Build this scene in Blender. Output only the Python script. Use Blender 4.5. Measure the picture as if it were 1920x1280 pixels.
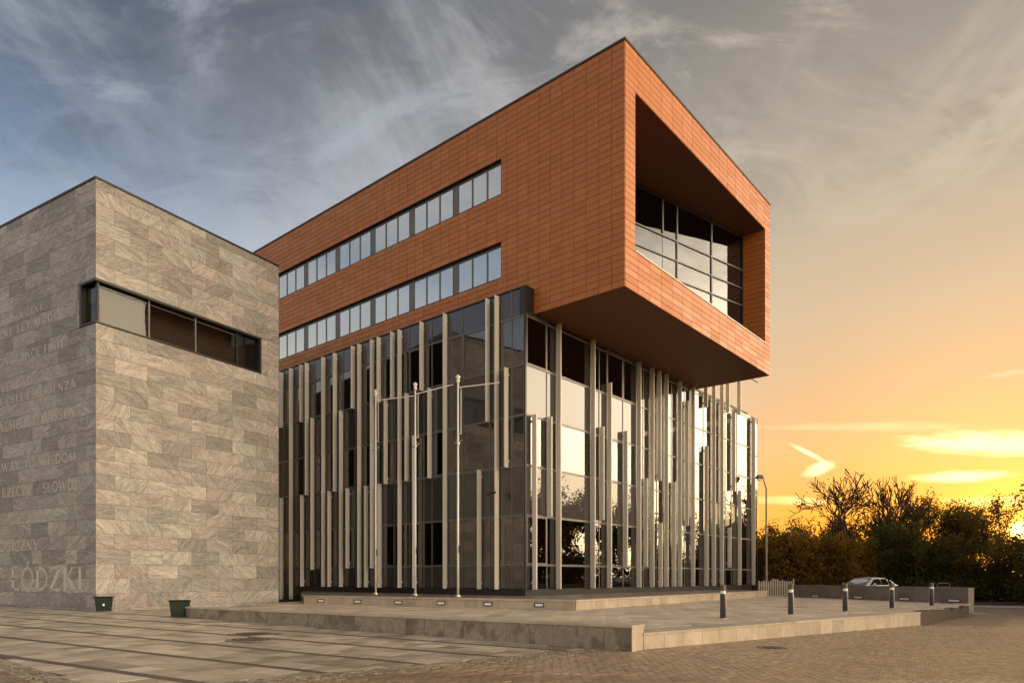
import bpy, math, random
import numpy as np
from mathutils import Vector, Matrix
random.seed(7)
for o in list(bpy.data.objects): bpy.data.objects.remove(o)
SC = bpy.context.scene
COL = SC.collection
R_ = math.radians
# ------------------------------------------------------------------ camera
FPX, HY, EYE = 1297.6, 1081.9, 1.5            # focal length / horizon row of the 1920x1280 photograph, eye height (m)
cam = bpy.data.cameras.new('camera'); camo = bpy.data.objects.new('camera', cam); COL.objects.link(camo)
cam.sensor_width = 36; cam.lens = FPX/1920*36; cam.shift_y = (HY-640)/1920
cam.clip_start = .1; cam.clip_end = 6000
camo.location = (0, 0, EYE); camo.rotation_euler = (R_(90), 0, 0)
SC.camera = camo
# ------------------------------------------------------------------ world and sun
SUN_AZ, SUN_EL = 36.2, 3.1                     # degrees right of the view direction, above the horizon
SD = Vector((math.sin(R_(SUN_AZ))*math.cos(R_(SUN_EL)), math.cos(R_(SUN_AZ))*math.cos(R_(SUN_EL)), math.sin(R_(SUN_EL))))
SUN_STRENGTH, SKY_GAIN, EXPOSURE = 3.0, .64, 0.66
FILL_SIDE, FILL_BACK, FILL_RIGHT = 4.0, .3, 8.6
W = bpy.data.worlds.new('World'); SC.world = W; W.use_nodes = True
class NT:
    """tiny node-tree helper: n(type, props..., inputs by name/index) returns node"""
    def __init__(s, tree): s.t = tree; s.t.nodes.clear()
    def n(s, typ, ins=None, **props):
        nd = s.t.nodes.new(typ)
        for k, v in props.items(): setattr(nd, k, v)
        for k, v in (ins or {}).items(): s.set(nd.inputs[k], v)
        return nd
    def set(s, inp, v):
        if hasattr(v, 'is_output'): s.t.links.new(v, inp)
        elif hasattr(v, 'outputs'): s.t.links.new(v.outputs[0], inp)
        elif isinstance(v, (tuple, list)) and len(v) == 3 and inp.type == 'RGBA': inp.default_value = (*v, 1)
        else: inp.default_value = v
    def m(s, op, a, b=None, c=None, clamp=False):
        nd = s.t.nodes.new('ShaderNodeMath'); nd.operation = op; nd.use_clamp = clamp
        for i, v in enumerate((a, b, c)):
            if v is not None: s.set(nd.inputs[i], v)
        return nd.outputs[0]
    def vm(s, op, a, b=None, scale=None):
        nd = s.t.nodes.new('ShaderNodeVectorMath'); nd.operation = op
        s.set(nd.inputs[0], a)
        if b is not None: s.set(nd.inputs[1], b)
        if scale is not None: s.set(nd.inputs['Scale'], scale)
        return nd.outputs['Value'] if op in ('DOT_PRODUCT', 'LENGTH') else nd.outputs[0]
    def mix(s, f, a, b, blend='MIX'):
        nd = s.t.nodes.new('ShaderNodeMix'); nd.data_type = 'RGBA'; nd.blend_type = blend
        s.set(nd.inputs[0], f); s.set(nd.inputs[6], a); s.set(nd.inputs[7], b)
        return nd.outputs[2]
    def ramp(s, f, stops, interp='LINEAR'):
        nd = s.t.nodes.new('ShaderNodeValToRGB'); r = nd.color_ramp; r.interpolation = interp
        while len(r.elements) > 1: r.elements.remove(r.elements[-1])
        for i, (p, c) in enumerate(stops):
            e = r.elements[0] if i == 0 else r.elements.new(p)
            e.position = p
            e.color = (c, c, c, 1) if isinstance(c, (int, float)) else (*c, 1)
        s.set(nd.inputs[0], f); return nd.outputs[0]
    def noise(s, vec, scale, detail=4, rough=.55, dist=0, lac=2.0):
        nd = s.n('ShaderNodeTexNoise', {'Scale': scale, 'Detail': detail, 'Roughness': rough, 'Distortion': dist, 'Lacunarity': lac})
        if vec is not None: s.set(nd.inputs['Vector'], vec)
        return nd.outputs[0]
    def sstep(s, v, a, b, lo=0, hi=1):
        nd = s.n('ShaderNodeMapRange', {'Value': v, 'From Min': a, 'From Max': b, 'To Min': lo, 'To Max': hi}); nd.interpolation_type = 'SMOOTHSTEP'
        return nd.outputs[0]
    def xyz(s, x, y, z):
        return s.n('ShaderNodeCombineXYZ', {0: x, 1: y, 2: z}).outputs[0]
def build_sky():
    k = NT(W.node_tree)
    d = k.n('ShaderNodeTexCoord').outputs['Generated']
    sp = k.n('ShaderNodeSeparateXYZ', {0: d}); x, y, z0 = sp.outputs
    z = k.m('ABSOLUTE', z0)
    hl = k.m('SQRT', k.m('ADD', k.m('MULTIPLY', x, x), k.m('ADD', k.m('MULTIPLY', y, y), 1e-5)))
    cs = k.m('DIVIDE', k.m('ADD', k.m('MULTIPLY', x, math.sin(R_(SUN_AZ))), k.m('MULTIPLY', y, math.cos(R_(SUN_AZ)))), hl)
    ang = k.m('DIVIDE', k.m('ARCCOSINE', k.m('MINIMUM', k.m('MAXIMUM', cs, -1), 1)), math.pi)      # 0 at the sun's azimuth, 1 opposite
    # vertical gradients (over sin elevation) at the sun, a third of the way round, and away from it
    A = k.ramp(z, [(0, (1.0, .29, .006)), (.05, (.95, .30, .010)), (.094, (.90, .335, .035)), (.163, (.82, .405, .15)), (.23, (.70, .41, .205)), (.325, (.62, .45, .275)), (.437, (.51, .405, .29)), (.53, (.38, .32, .255)), (.62, (.25, .22, .19)), (1, (.12, .12, .13))])
    M = k.ramp(z, [(0, (1.0, .66, .30)), (.08, (1.0, .78, .50)), (.2, (.95, .82, .64)), (.33, (.72, .70, .66)), (.42, (.48, .49, .51)), (.5, (.29, .295, .315)), (.6, (.16, .16, .172)), (1, (.07, .08, .11))])
    B = k.ramp(z, [(0, (.90, .70, .46)), (.15, (.85, .73, .58)), (.28, (.60, .62, .64)), (.38, (.34, .43, .57)), (.46, (.165, .235, .36)), (.56, (.075, .10, .16)), (1, (.04, .055, .09))])
    c1 = k.mix(k.sstep(ang, .06, .24), A, M)
    c2 = k.mix(k.sstep(ang, .22, .44), c1, B)
    # horizon haze away from the sun, brightened to light the walls (it shows mirrored in the glazing)
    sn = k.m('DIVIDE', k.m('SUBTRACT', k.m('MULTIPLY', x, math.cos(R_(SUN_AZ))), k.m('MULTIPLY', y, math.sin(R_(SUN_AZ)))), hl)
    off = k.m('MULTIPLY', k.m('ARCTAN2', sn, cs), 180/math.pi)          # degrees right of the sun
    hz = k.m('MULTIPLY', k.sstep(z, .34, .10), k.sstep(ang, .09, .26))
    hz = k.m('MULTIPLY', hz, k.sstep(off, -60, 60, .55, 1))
    gain = k.m('ADD', 1, k.m('MULTIPLY', hz, k.sstep(ang, .40, .74, FILL_SIDE, FILL_BACK)))
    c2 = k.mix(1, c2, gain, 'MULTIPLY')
    # extra sky brightness added right of the view to light the right-facing walls (the glazing mirrors it as creamy white)
    sky_fill = k.m('MULTIPLY', k.m('MULTIPLY', k.sstep(off, 1, 34), k.sstep(off, 150, 70)), k.sstep(z, .66, .22))
    warm = k.mix(k.sstep(z, .0, .3), (FILL_RIGHT, FILL_RIGHT*.72, FILL_RIGHT*.38), (FILL_RIGHT, FILL_RIGHT*.82, FILL_RIGHT*.58))
    c2 = k.mix(sky_fill, c2, warm)
    base = c2
    # thin high cloud: streaks on a plane overhead, lit warm towards the sun
    pl = k.vm('DIVIDE', d, k.xyz(k.m('ADD', z, .22), k.m('ADD', z, .22), 1.0))
    pl = k.vm('MULTIPLY', pl, (1, 1, 0))
    mp = k.n('ShaderNodeMapping', {'Vector': pl, 'Rotation': (0, 0, R_(-24)), 'Scale': (1.35, .62, 1)}).outputs[0]
    n1 = k.noise(mp, 1.5, 7, .63, .7)
    n2 = k.noise(mp, .55, 2, .5, .2)
    cov = k.m('ADD', k.m('MULTIPLY', n1, .8), k.m('MULTIPLY', n2, .5))
    cl = k.m('MULTIPLY', k.sstep(cov, .56, .80), k.sstep(z, .26, .46))
    lit = k.mix(k.sstep(ang, .05, .32), (.70, .58, .43), (.52, .545, .60))
    c3 = k.mix(k.m('MULTIPLY', cl, .8), base, lit)
    # small ragged puffs and dark undersides high up
    mp2 = k.n('ShaderNodeMapping', {'Vector': pl, 'Rotation': (0, 0, R_(28)), 'Scale': (1.0, 1.7, 1), 'Location': (3.1, 1.7, 0)}).outputs[0]
    pn = k.noise(mp2, 3.0, 7, .64, 1.0)
    zt = k.sstep(z, .36, .52)
    pf = k.m('MULTIPLY', k.sstep(pn, .50, .70), zt)
    c3 = k.mix(k.m('MULTIPLY', pf, .6), c3, k.mix(k.sstep(ang, .04, .30), (.66, .54, .39), (.40, .43, .50)))
    dk = k.m('MULTIPLY', k.sstep(pn, .50, .34), zt)
    c3 = k.mix(k.m('MULTIPLY', dk, .38), c3, k.mix(k.sstep(ang, .04, .30), (.22, .185, .15), (.065, .08, .12)))
    c4 = c3
    # single clouds low over the sunset: (tangent position, half sizes, turn)
    fy = k.m('MAXIMUM', y, .02); gx_ = k.m('DIVIDE', x, fy); gy_ = k.m('DIVIDE', z0, fy)
    wob = k.noise(k.xyz(k.m('MULTIPLY', gx_, 10), k.m('MULTIPLY', gy_, 60), 0), 1.6, 5, .65)
    wob2 = k.m('MULTIPLY', k.m('SUBTRACT', wob, .5), 2.6)
    for (cx, cy, hw, hh, rot, st, colr) in ((1805, 893, 95, 10, -2, 1.0, (1.7, 1.25, .62)), (1880, 832, 170, 22, 1, .95, (1.7, 1.3, .72)), (1640, 800, 190, 9, 0, .4, (1.2, .85, .45)), (1520, 851, 46, 4.5, 27, .8, (1.6, 1.25, .75)), (1536, 878, 30, 12, -22, .85, (1.7, 1.3, .75)), (1480, 938, 80, 8, 2, .7, (1.4, .95, .4)), (1885, 940, 120, 10, 0, .8, (1.6, 1.05, .35)), (1890, 700, 40, 6, -8, .4, (1.0, .75, .5))):
        ca, sa = math.cos(R_(rot)), math.sin(R_(rot)); X0, Y0 = (cx-960)/FPX, (HY-cy)/FPX
        dx, dy = k.m('SUBTRACT', gx_, X0), k.m('SUBTRACT', Y0, gy_)
        ux = k.m('DIVIDE', k.m('ADD', k.m('MULTIPLY', dx, ca), k.m('MULTIPLY', dy, sa)), hw/FPX); uy = k.m('DIVIDE', k.m('SUBTRACT', k.m('MULTIPLY', dy, ca), k.m('MULTIPLY', dx, sa)), hh/FPX)
        rr2 = k.m('ADD', k.m('ADD', k.m('MULTIPLY', ux, ux), k.m('MULTIPLY', uy, uy)), wob2)
        c4 = k.mix(k.m('MULTIPLY', k.sstep(rr2, 1.7, -.35), k.m('MULTIPLY', k.sstep(y, .1, .3), st)), c4, colr)
    # glow round the sun
    dt = k.m('MAXIMUM', k.vm('DOT_PRODUCT', d, tuple(SD)), 0)
    g1 = k.m('MULTIPLY', k.m('POWER', dt, 60000), 60)
    g2 = k.m('MULTIPLY', k.m('POWER', dt, 900), .9)
    g3 = k.m('MULTIPLY', k.m('POWER', dt, 60), .08)
    glow = k.mix(1, (1, .52, .10), k.m('ADD', g1, k.m('ADD', g2, g3)), 'MULTIPLY')
    c5 = k.mix(1, c4, glow, 'ADD')
    ns = k.n('ShaderNodeTexSky', sky_type='NISHITA', sun_disc=False, sun_elevation=R_(SUN_EL), sun_rotation=R_(SUN_AZ), altitude=200, air_density=1.2, dust_density=2.0)
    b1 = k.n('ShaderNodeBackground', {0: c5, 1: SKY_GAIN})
    b2 = k.n('ShaderNodeBackground', {0: ns, 1: .02})
    ad = k.n('ShaderNodeAddShader', {0: b1, 1: b2})
    k.n('ShaderNodeOutputWorld', {0: ad})
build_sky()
sl = bpy.data.lights.new('sun', 'SUN'); sl.energy = SUN_STRENGTH; sl.angle = R_(1.2); sl.color = (1, .66, .34)
so = bpy.data.objects.new('sun', sl); COL.objects.link(so); so.location = (60, 80, 40)
so.rotation_euler = SD.to_track_quat('Z', 'Y').to_euler()
vs = SC.view_settings; vs.view_transform = 'Standard'; vs.look = 'None'; vs.gamma = 1; vs.use_curve_mapping = False; vs.exposure = EXPOSURE
SC.render.engine = 'CYCLES'
try:
    SC.cycles.max_bounces = 6; SC.cycles.transparent_max_bounces = 16; SC.cycles.glossy_bounces = 5; SC.cycles.diffuse_bounces = 2
    SC.cycles.caustics_reflective = False; SC.cycles.caustics_refractive = False; SC.cycles.sample_clamp_indirect = 6
except Exception: pass
# ------------------------------------------------------------------ pixel -> place helpers (distance always comes from a plane of the place)
def ray(px, py): return Vector(((px-960)/FPX, 1, -(py-HY)/FPX))
def on_z(px, py, z):
    r = ray(px, py); t = (z-EYE)/r.z; return Vector((r.x*t, t, z))
def gz(x, y): return -.01115*(x-3.02)+.00264*(y-14.62)       # the plaza falls gently to the right
def on_plaza(px, py):
    r = ray(px, py); a = EYE-(.01115*3.02-.00264*14.62); t = a/(-.01115*r.x+.00264-r.z); return Vector((r.x*t, t, EYE+r.z*t))
def z_at(py, Y): return EYE-(py-HY)*Y/FPX
class Frame:
    """vertical facade frame: u along the wall, n outward, z up"""
    def __init__(s, O, u, n): s.O = Vector(O[:2]); s.u = Vector(u); s.n = Vector(n); s.ang = math.atan2(u[1], u[0])
    def P(s, u, n, z): q = s.O+s.u*u+s.n*n; return Vector((q.x, q.y, z))
    def u_px(s, px, n=0):
        o = s.O+s.n*n; k = (px-960)/FPX; return (k*o.y-o.x)/(s.u.x-k*s.u.y)
    def uz(s, px, py, n=0):
        u = s.u_px(px, n); q = s.O+s.n*n+s.u*u; return u, z_at(py, q.y)
# ------------------------------------------------------------------ mesh helpers
class MB:
    def __init__(s): s.v = []; s.f = []
    def quad(s, a, b, c, d): i = len(s.v); s.v += [tuple(a), tuple(b), tuple(c), tuple(d)]; s.f.append((i, i+1, i+2, i+3))
    def poly(s, pts): i = len(s.v); s.v += [tuple(p) for p in pts]; s.f.append(tuple(range(i, i+len(pts))))
    def hexa(s, p):      # 8 points, bottom loop then top loop
        i = len(s.v); s.v += [tuple(q) for q in p]
        s.f += [(i+3, i+2, i+1, i), (i+4, i+5, i+6, i+7)]+[(i+k, i+(k+1) % 4, i+4+(k+1) % 4, i+4+k) for k in range(4)]
    def box(s, x0, x1, y0, y1, z0, z1): s.hexa([(x0, y0, z0), (x1, y0, z0), (x1, y1, z0), (x0, y1, z0), (x0, y0, z1), (x1, y0, z1), (x1, y1, z1), (x0, y1, z1)])
    def fbox(s, F, u0, u1, n0, n1, z0, z1):
        q = [F.P(u0, n1, z0), F.P(u1, n1, z0), F.P(u1, n0, z0), F.P(u0, n0, z0)]
        if F.u.x*F.n.y-F.u.y*F.n.x > 0: q.reverse()
        s.hexa(q+[Vector((a.x, a.y, z1)) for a in q])
    def prism(s, pts, z0, z1):          # polygon (x, y[, top z]) extruded down to z0
        n = len(pts); i = len(s.v)
        tp = [(p[0], p[1], p[2] if len(p) > 2 else z1) for p in pts]
        s.v += [(p[0], p[1], z0) for p in pts]+tp
        s.f.append(tuple(range(i+n-1, i-1, -1))); s.f.append(tuple(range(i+n, i+2*n)))
        for k in range(n): s.f.append((i+k, i+(k+1) % n, i+n+(k+1) % n, i+n+k))
    def tube(s, pts, rad, sides=8, cap=True):
        pts = [Vector(p) for p in pts]; i0 = len(s.v); n = len(pts)
        if not hasattr(rad, '__len__'): rad = [rad]*n
        for j, p in enumerate(pts):
            t = (pts[min(j+1, n-1)]-pts[max(j-1, 0)]); t = t.normalized() if t.length > 1e-9 else Vector((0, 0, 1))
            a = t.orthogonal().normalized() if abs(t.z) < .95 else (Vector((1, 0, 0))-t*t.x).normalized(); b = t.cross(a)
            for q in range(sides):
                w = 2*math.pi*q/sides; s.v.append(tuple(p+(a*math.cos(w)+b*math.sin(w))*rad[j]))
        for j in range(n-1):
            for q in range(sides):
                a = i0+j*sides+q; b = i0+j*sides+(q+1) % sides; s.f.append((a, b, b+sides, a+sides))
        if cap: s.f.append(tuple(i0+q for q in range(sides-1, -1, -1))); s.f.append(tuple(i0+(n-1)*sides+q for q in range(sides)))
    def lathe(s, prof, sides=24, c=(0, 0, 0)):
        i0 = len(s.v); n = len(prof)
        for (r, z) in prof:
            for q in range(sides):
                w = 2*math.pi*q/sides; s.v.append((c[0]+r*math.cos(w), c[1]+r*math.sin(w), c[2]+z))
        for j in range(n-1):
            for q in range(sides):
                a = i0+j*sides+q; b = i0+j*sides+(q+1) % sides; s.f.append((a, b, b+sides, a+sides))
        s.f.append(tuple(i0+q for q in range(sides-1, -1, -1))); s.f.append(tuple(i0+(n-1)*sides+q for q in range(sides)))
    def mesh(s, name, mat=None, smooth=False):
        me = bpy.data.meshes.new(name); me.from_pydata(s.v, [], s.f)
        if mat: me.materials.append(mat)
        if smooth: me.polygons.foreach_set('use_smooth', [True]*len(me.polygons))
        me.update(); return me
    def obj(s, name, mat, parent=None, smooth=False, loc=None):
        """link as ONE mesh object; loc moves its origin there (vertices stay where they are in the world)"""
        if loc is not None:
            l = Vector(loc); s.v = [(v[0]-l.x, v[1]-l.y, v[2]-l.z) for v in s.v]
        o = bpy.data.objects.new(name, s.mesh(name, mat, smooth)); COL.objects.link(o)
        if loc is not None: o.location = loc
        if parent: adopt(o, parent)
        return o
def adopt(o, parent):
    o.parent = parent; o.matrix_parent_inverse = (Matrix.LocRotScale(parent.location, parent.rotation_euler, parent.scale) if parent.parent is None else PM(parent)).inverted()
def PM(o):
    m = Matrix.LocRotScale(o.location, o.rotation_euler, o.scale)
    return (PM(o.parent) @ o.matrix_parent_inverse @ m) if o.parent else m
def empty(name, loc=(0, 0, 0), rz=0):
    o = bpy.data.objects.new(name, None); o.empty_display_size = .3; COL.objects.link(o); o.location = loc; o.rotation_euler = (0, 0, rz); return o
def tag(o, label=None, cat=None, group=None, kind=None):
    if label: o['label'] = label
    if cat: o['category'] = cat
    if group: o['group'] = group
    if kind: o['kind'] = kind
    return o
def copy_tree(o, parent=None):
    c = o.copy(); COL.objects.link(c); c.parent = parent
    if parent: c.matrix_parent_inverse = o.matrix_parent_inverse.copy()
    for ch in list(o.children): copy_tree(ch, c)
    return c
_pc = {}
def plate_mesh(w, d, h, cham, mat):
    """plate w (x) by d (y, front at y=0, back at y=d) by h (z), centred in x and z, front edges chamfered"""
    key = (round(w, 3), round(d, 3), round(h, 3), round(cham, 4), mat.name)
    if key not in _pc:
        m = MB(); a, b, c = w/2, h/2, cham
        m.v = [(-a, d, -b), (a, d, -b), (a, d, b), (-a, d, b), (-a, c, -b), (a, c, -b), (a, c, b), (-a, c, b), (-a+c, 0, -b+c), (a-c, 0, -b+c), (a-c, 0, b-c), (-a+c, 0, b-c)]
        m.f = [(8, 9, 10, 11)]+[(4+k, 4+(k+1) % 4, 8+(k+1) % 4, 8+k) for k in range(4)]+[(k, (k+1) % 4, 4+(k+1) % 4, 4+k) for k in range(4)]+[(3, 2, 1, 0)]
        _pc[key] = m.mesh('plate', mat)
    return _pc[key]
def plate(name, F, u0, u1, z0, z1, nf, d, mat, parent, cham=.006):
    """one piece of facing on frame F, its front at n=nf; alike pieces share mesh data"""
    me = plate_mesh(u1-u0, d, z1-z0, cham, mat)
    o = bpy.data.objects.new(name, me); COL.objects.link(o)
    o.location = F.P((u0+u1)/2, nf, (z0+z1)/2)
    o.rotation_euler = (0, 0, math.atan2(-F.n.x*-1, -F.n.y) if False else math.atan2(F.n.y, F.n.x)+math.pi/2)
    if parent: adopt(o, parent)
    return o
def plate_into(mb, F, u0, u1, z0, z1, nf, d, cham=.006):
    c = cham; i = len(mb.v)
    for (n, e) in ((nf-d, 0), (nf-c, 0), (nf, c)):
        for (u, z) in ((u0+e, z0+e), (u1-e, z0+e), (u1-e, z1-e), (u0+e, z1-e)): mb.v.append(tuple(F.P(u, n, z)))
    fl = [(8, 9, 10, 11)]+[(4+k, 4+(k+1) % 4, 8+(k+1) % 4, 8+k) for k in range(4)]+[(k, (k+1) % 4, 4+(k+1) % 4, 4+k) for k in range(4)]
    cr = F.u.x*F.n.y-F.u.y*F.n.x
    mb.f += [tuple(i+q for q in (f if cr < 0 else f[::-1])) for f in fl]
def split_pieces(name, specs, F_of, d, mat, parent, limit=300, cham=.006, stuff_name=None):
    """specs: (frame, u0,u1,z0,z1,nf). The ones that show largest are objects, the rest one 'stuff' part"""
    def size(s):
        F, u0, u1, z0, z1, nf = s; p = F.P((u0+u1)/2, 0, (z0+z1)/2)
        v = Vector((p.x, p.y)); fx = p.x/p.y*FPX+960; vis = 1 if -40 < fx < 1960 and p.y > 0 else .001
        return -vis*abs(v.normalized().dot(F.n))*(u1-u0)*(z1-z0)/v.length_squared
    specs = sorted(specs, key=size)
    for s in specs[:limit]: plate(name, *s[:5], s[5], d, mat, parent, cham)
    if len(specs) > limit:
        m = MB()
        for s in specs[limit:]: plate_into(m, *s[:5], s[5], d, cham)
        o = m.obj(stuff_name or name+'s', mat, parent); o['kind'] = 'stuff'
# ------------------------------------------------------------------ materials
def mat(name, fn):
    m = bpy.data.materials.new(name); m.use_nodes = True; k = NT(m.node_tree); s = fn(k); k.n('ShaderNodeOutputMaterial', {0: s}); return m
def bsdf(k, col, rough=.6, metal=0, spec=.5, normal=None, **kw):
    ins = {'Base Color': col, 'Roughness': rough, 'Metallic': metal, 'Specular IOR Level': spec}
    if normal is not None: ins['Normal'] = normal
    ins.update(kw)
    return k.n('ShaderNodeBsdfPrincipled', ins)
def pos(k): return k.n('ShaderNodeNewGeometry').outputs['Position']
def rnd(k):   # one random number per piece, whether the piece is an object or an island of a joined mesh
    a = k.n('ShaderNodeNewGeometry').outputs['Random Per Island']; b = k.n('ShaderNodeObjectInfo').outputs['Random']
    return k.m('FRACT', k.m('ADD', a, b))
def rnd2(k, r, q=17.31): return k.m('FRACT', k.m('MULTIPLY', r, q))
def bump(k, h, strength=.3, dist=.01): return k.n('ShaderNodeBump', {'Height': h, 'Strength': strength, 'Distance': dist}).outputs[0]
def hsv(k, col, h=.5, s=1, v=1): return k.n('ShaderNodeHueSaturation', {'Hue': h, 'Saturation': s, 'Value': v, 'Color': col}).outputs[0]
def M_tile(k):
    r = rnd(k); p = pos(k)
    c = k.mix(r, (.54, .18, .040), (.47, .152, .035))
    c = k.mix(k.m('MULTIPLY', k.noise(p, 1.3, 4), .35), c, (.40, .125, .032))
    streak = k.noise(k.vm('MULTIPLY', p, (9, 9, .8)), 1, 3)
    c = hsv(k, c, .5, 1, k.m('ADD', .80, k.m('MULTIPLY', streak, .40)))
    g = k.noise(p, 60, 3)
    return bsdf(k, c, k.m('ADD', .42, k.m('MULTIPLY', r, .16)), 0, .4, bump(k, g, .12, .004))
def M_stone(k):
    r = rnd(k); p = pos(k); r2 = rnd2(k, r)
    off = k.xyz(k.m('MULTIPLY', r, 71), k.m('MULTIPLY', r2, 37), k.m('MULTIPLY', r, 53))
    q = k.vm('ADD', p, off)
    tilt = k.m('SUBTRACT', k.m('MULTIPLY', r2, 2.2), 1.1)
    rot = k.n('ShaderNodeVectorRotate', {'Vector': q, 'Axis': (.55, -.83, 0), 'Angle': tilt}, rotation_type='AXIS_ANGLE').outputs[0]
    st = k.vm('MULTIPLY', rot, (.7, .7, 4.4))
    v1 = k.noise(st, 1.3, 6, .6, 1.3)
    v2 = k.noise(st, 3.1, 5, .6, 2.0)
    c = k.ramp(v1, [(.28, (.17, .158, .15)), (.42, (.275, .257, .243)), (.54, (.365, .342, .322)), (.66, (.48, .45, .42)), (.78, (.30, .283, .268))])
    veins = k.m('POWER', k.m('SUBTRACT', 1, k.m('ABSOLUTE', k.m('SUBTRACT', k.m('MULTIPLY', v2, 2), 1))), 9)
    c = k.mix(k.m('MULTIPLY', veins, .55), c, (.60, .565, .525))
    cr = k.m('POWER', k.m('SUBTRACT', 1, k.m('ABSOLUTE', k.m('SUBTRACT', k.m('MULTIPLY', k.noise(st, 1.9, 4, .55, 1.6), 2), 1))), 14)
    c = k.mix(k.m('MULTIPLY', cr, .6), c, (.14, .125, .115))
    pink = k.mix(rnd2(k, r, 5.77), (1.0, .92, .90), (.94, .97, .93))
    c = k.mix(1, c, pink, 'MULTIPLY')
    c = hsv(k, c, .5, .95, k.m('ADD', .74, k.m('MULTIPLY', rnd2(k, r, 29.7), .50)))
    dirt = k.noise(p, .55, 3)
    c = k.mix(k.m('MULTIPLY', k.sstep(dirt, .5, .75), .22), c, (.13, .11, .095))
    return bsdf(k, c, .58, 0, .35, bump(k, k.noise(q, 22, 5), .25, .006))
def M_plain(c, rough=.5, metal=0, spec=.5, var=.12, scale=3):
    def f(k):
        n = k.noise(pos(k), scale, 4); cc = hsv(k, k.n('ShaderNodeRGB').outputs[0], .5, 1, k.m('ADD', 1-var, k.m('MULTIPLY', n, 2*var)))
        k.t.nodes[-1 if False else 0]
        for nd in k.t.nodes:
            if nd.type == 'RGB': nd.outputs[0].default_value = (*c, 1)
        return bsdf(k, cc, k.m('ADD', rough-.05, k.m('MULTIPLY', n, .1)), metal, spec)
    return f
def M_fin(k):
    p = pos(k); r = rnd(k)
    n = k.noise(k.vm('MULTIPLY', p, (3, 3, .5)), 1.2, 4)
    c = k.mix(n, (.84, .765, .65), (.77, .69, .575)); c = hsv(k, c, .5, 1, k.m('ADD', .9, k.m('MULTIPLY', r, .16)))
    return bsdf(k, c, .42, 0, .5)
def M_glass(refl, tint, body=None, wav=.03, coat=(.97, .96, .95)):
    """coated facade glass: a mirror layer that grows at grazing angles over a tinted see-through (or painted) body"""
    def f(k):
        p = pos(k); r = rnd(k)
        nm = bump(k, k.noise(k.vm('ADD', p, k.xyz(k.m('MULTIPLY', r, 40), 0, 0)), .55, 1, .4), wav, .25)
        fr = k.n('ShaderNodeFresnel', {'IOR': 1.5, 'Normal': nm}).outputs[0]
        front = k.m('SUBTRACT', 1, k.n('ShaderNodeNewGeometry').outputs['Backfacing'])
        fac = k.m('MULTIPLY', k.m('ADD', refl, k.m('MULTIPLY', fr, 1-refl), clamp=True), front)
        gl = k.n('ShaderNodeBsdfGlossy', {'Color': coat, 'Roughness': .012, 'Normal': nm})
        b = k.n('ShaderNodeBsdfTransparent', {0: tint}) if body is None else k.n('ShaderNodeBsdfDiffuse', {0: body})
        return k.n('ShaderNodeMixShader', {0: fac, 1: b, 2: gl})
    return f
def M_granite(base, dark, sc=1.0, vary=.25):
    def f(k):
        r = rnd(k); p = pos(k)
        n = k.noise(p, 2.2*sc, 5, .6, .4); g = k.noise(p, 85, 3, .7)
        c = k.mix(k.sstep(n, .38, .66), base, dark)
        c = k.mix(k.m('MULTIPLY', k.sstep(g, .5, .7), .22), c, (.09, .08, .07))
        c = hsv(k, c, .5, 1, k.m('ADD', 1-vary/2, k.m('MULTIPLY', r, vary)))
        return bsdf(k, c, .62, 0, .35, bump(k, g, .15, .004))
    return f
def M_stained(k):     # wet-stained facing of the long bench wall
    r = rnd(k); p = pos(k); r2 = rnd2(k, r)
    q = k.vm('ADD', p, k.xyz(k.m('MULTIPLY', r, 30), k.m('MULTIPLY', r2, 30), 0))
    n = k.noise(q, 1.5, 5, .6, .4); g = k.noise(p, 70, 3, .7)
    c = k.ramp(n, [(.33, (.15, .115, .08)), (.45, (.22, .175, .125)), (.53, (.34, .28, .205)), (.60, (.27, .215, .155)), (.72, (.33, .27, .20))])
    c = k.mix(k.m('MULTIPLY', k.sstep(g, .48, .7), .25), c, (.08, .06, .045))
    return bsdf(k, c, .6, 0, .35, bump(k, g, .15, .004))
def M_paver(c1, c2, rough=.6, vary=.5, blot=.3):
    def f(k):
        r = rnd(k); p = pos(k); g = k.noise(p, 55, 4, .7); n = k.noise(p, .5, 4, .6); n2 = k.noise(p, 3.1, 4, .6)
        c = k.mix(r, c1, c2)
        c = hsv(k, c, .5, 1, k.m('ADD', 1-vary/2, k.m('MULTIPLY', rnd2(k, r), vary)))
        c = k.mix(k.m('MULTIPLY', k.sstep(n, .42, .7), blot), c, (.10, .07, .045))
        c = k.mix(k.m('MULTIPLY', k.sstep(n2, .5, .75), blot*.7), c, (.13, .10, .07))
        return bsdf(k, c, k.m('ADD', rough-.08, k.m('MULTIPLY', n2, .16)), 0, .5, bump(k, g, .2, .004))
    return f
def M_leaf(c1, c2, trans=.5):
    def f(k):
        r = rnd(k); p = pos(k); n = k.noise(p, .7, 3)
        c = k.mix(k.m('ADD', k.m('MULTIPLY', r, .6), k.m('MULTIPLY', k.sstep(n, .35, .65), .4)), c1, c2)
        d = k.n('ShaderNodeBsdfDiffuse', {0: c}); t = k.n('ShaderNodeBsdfTranslucent', {0: c})
        return k.n('ShaderNodeMixShader', {0: trans, 1: d, 2: t})
    return f
def M_emit(c, s): return lambda k: k.n('ShaderNodeEmission', {0: c, 1: s})
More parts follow.
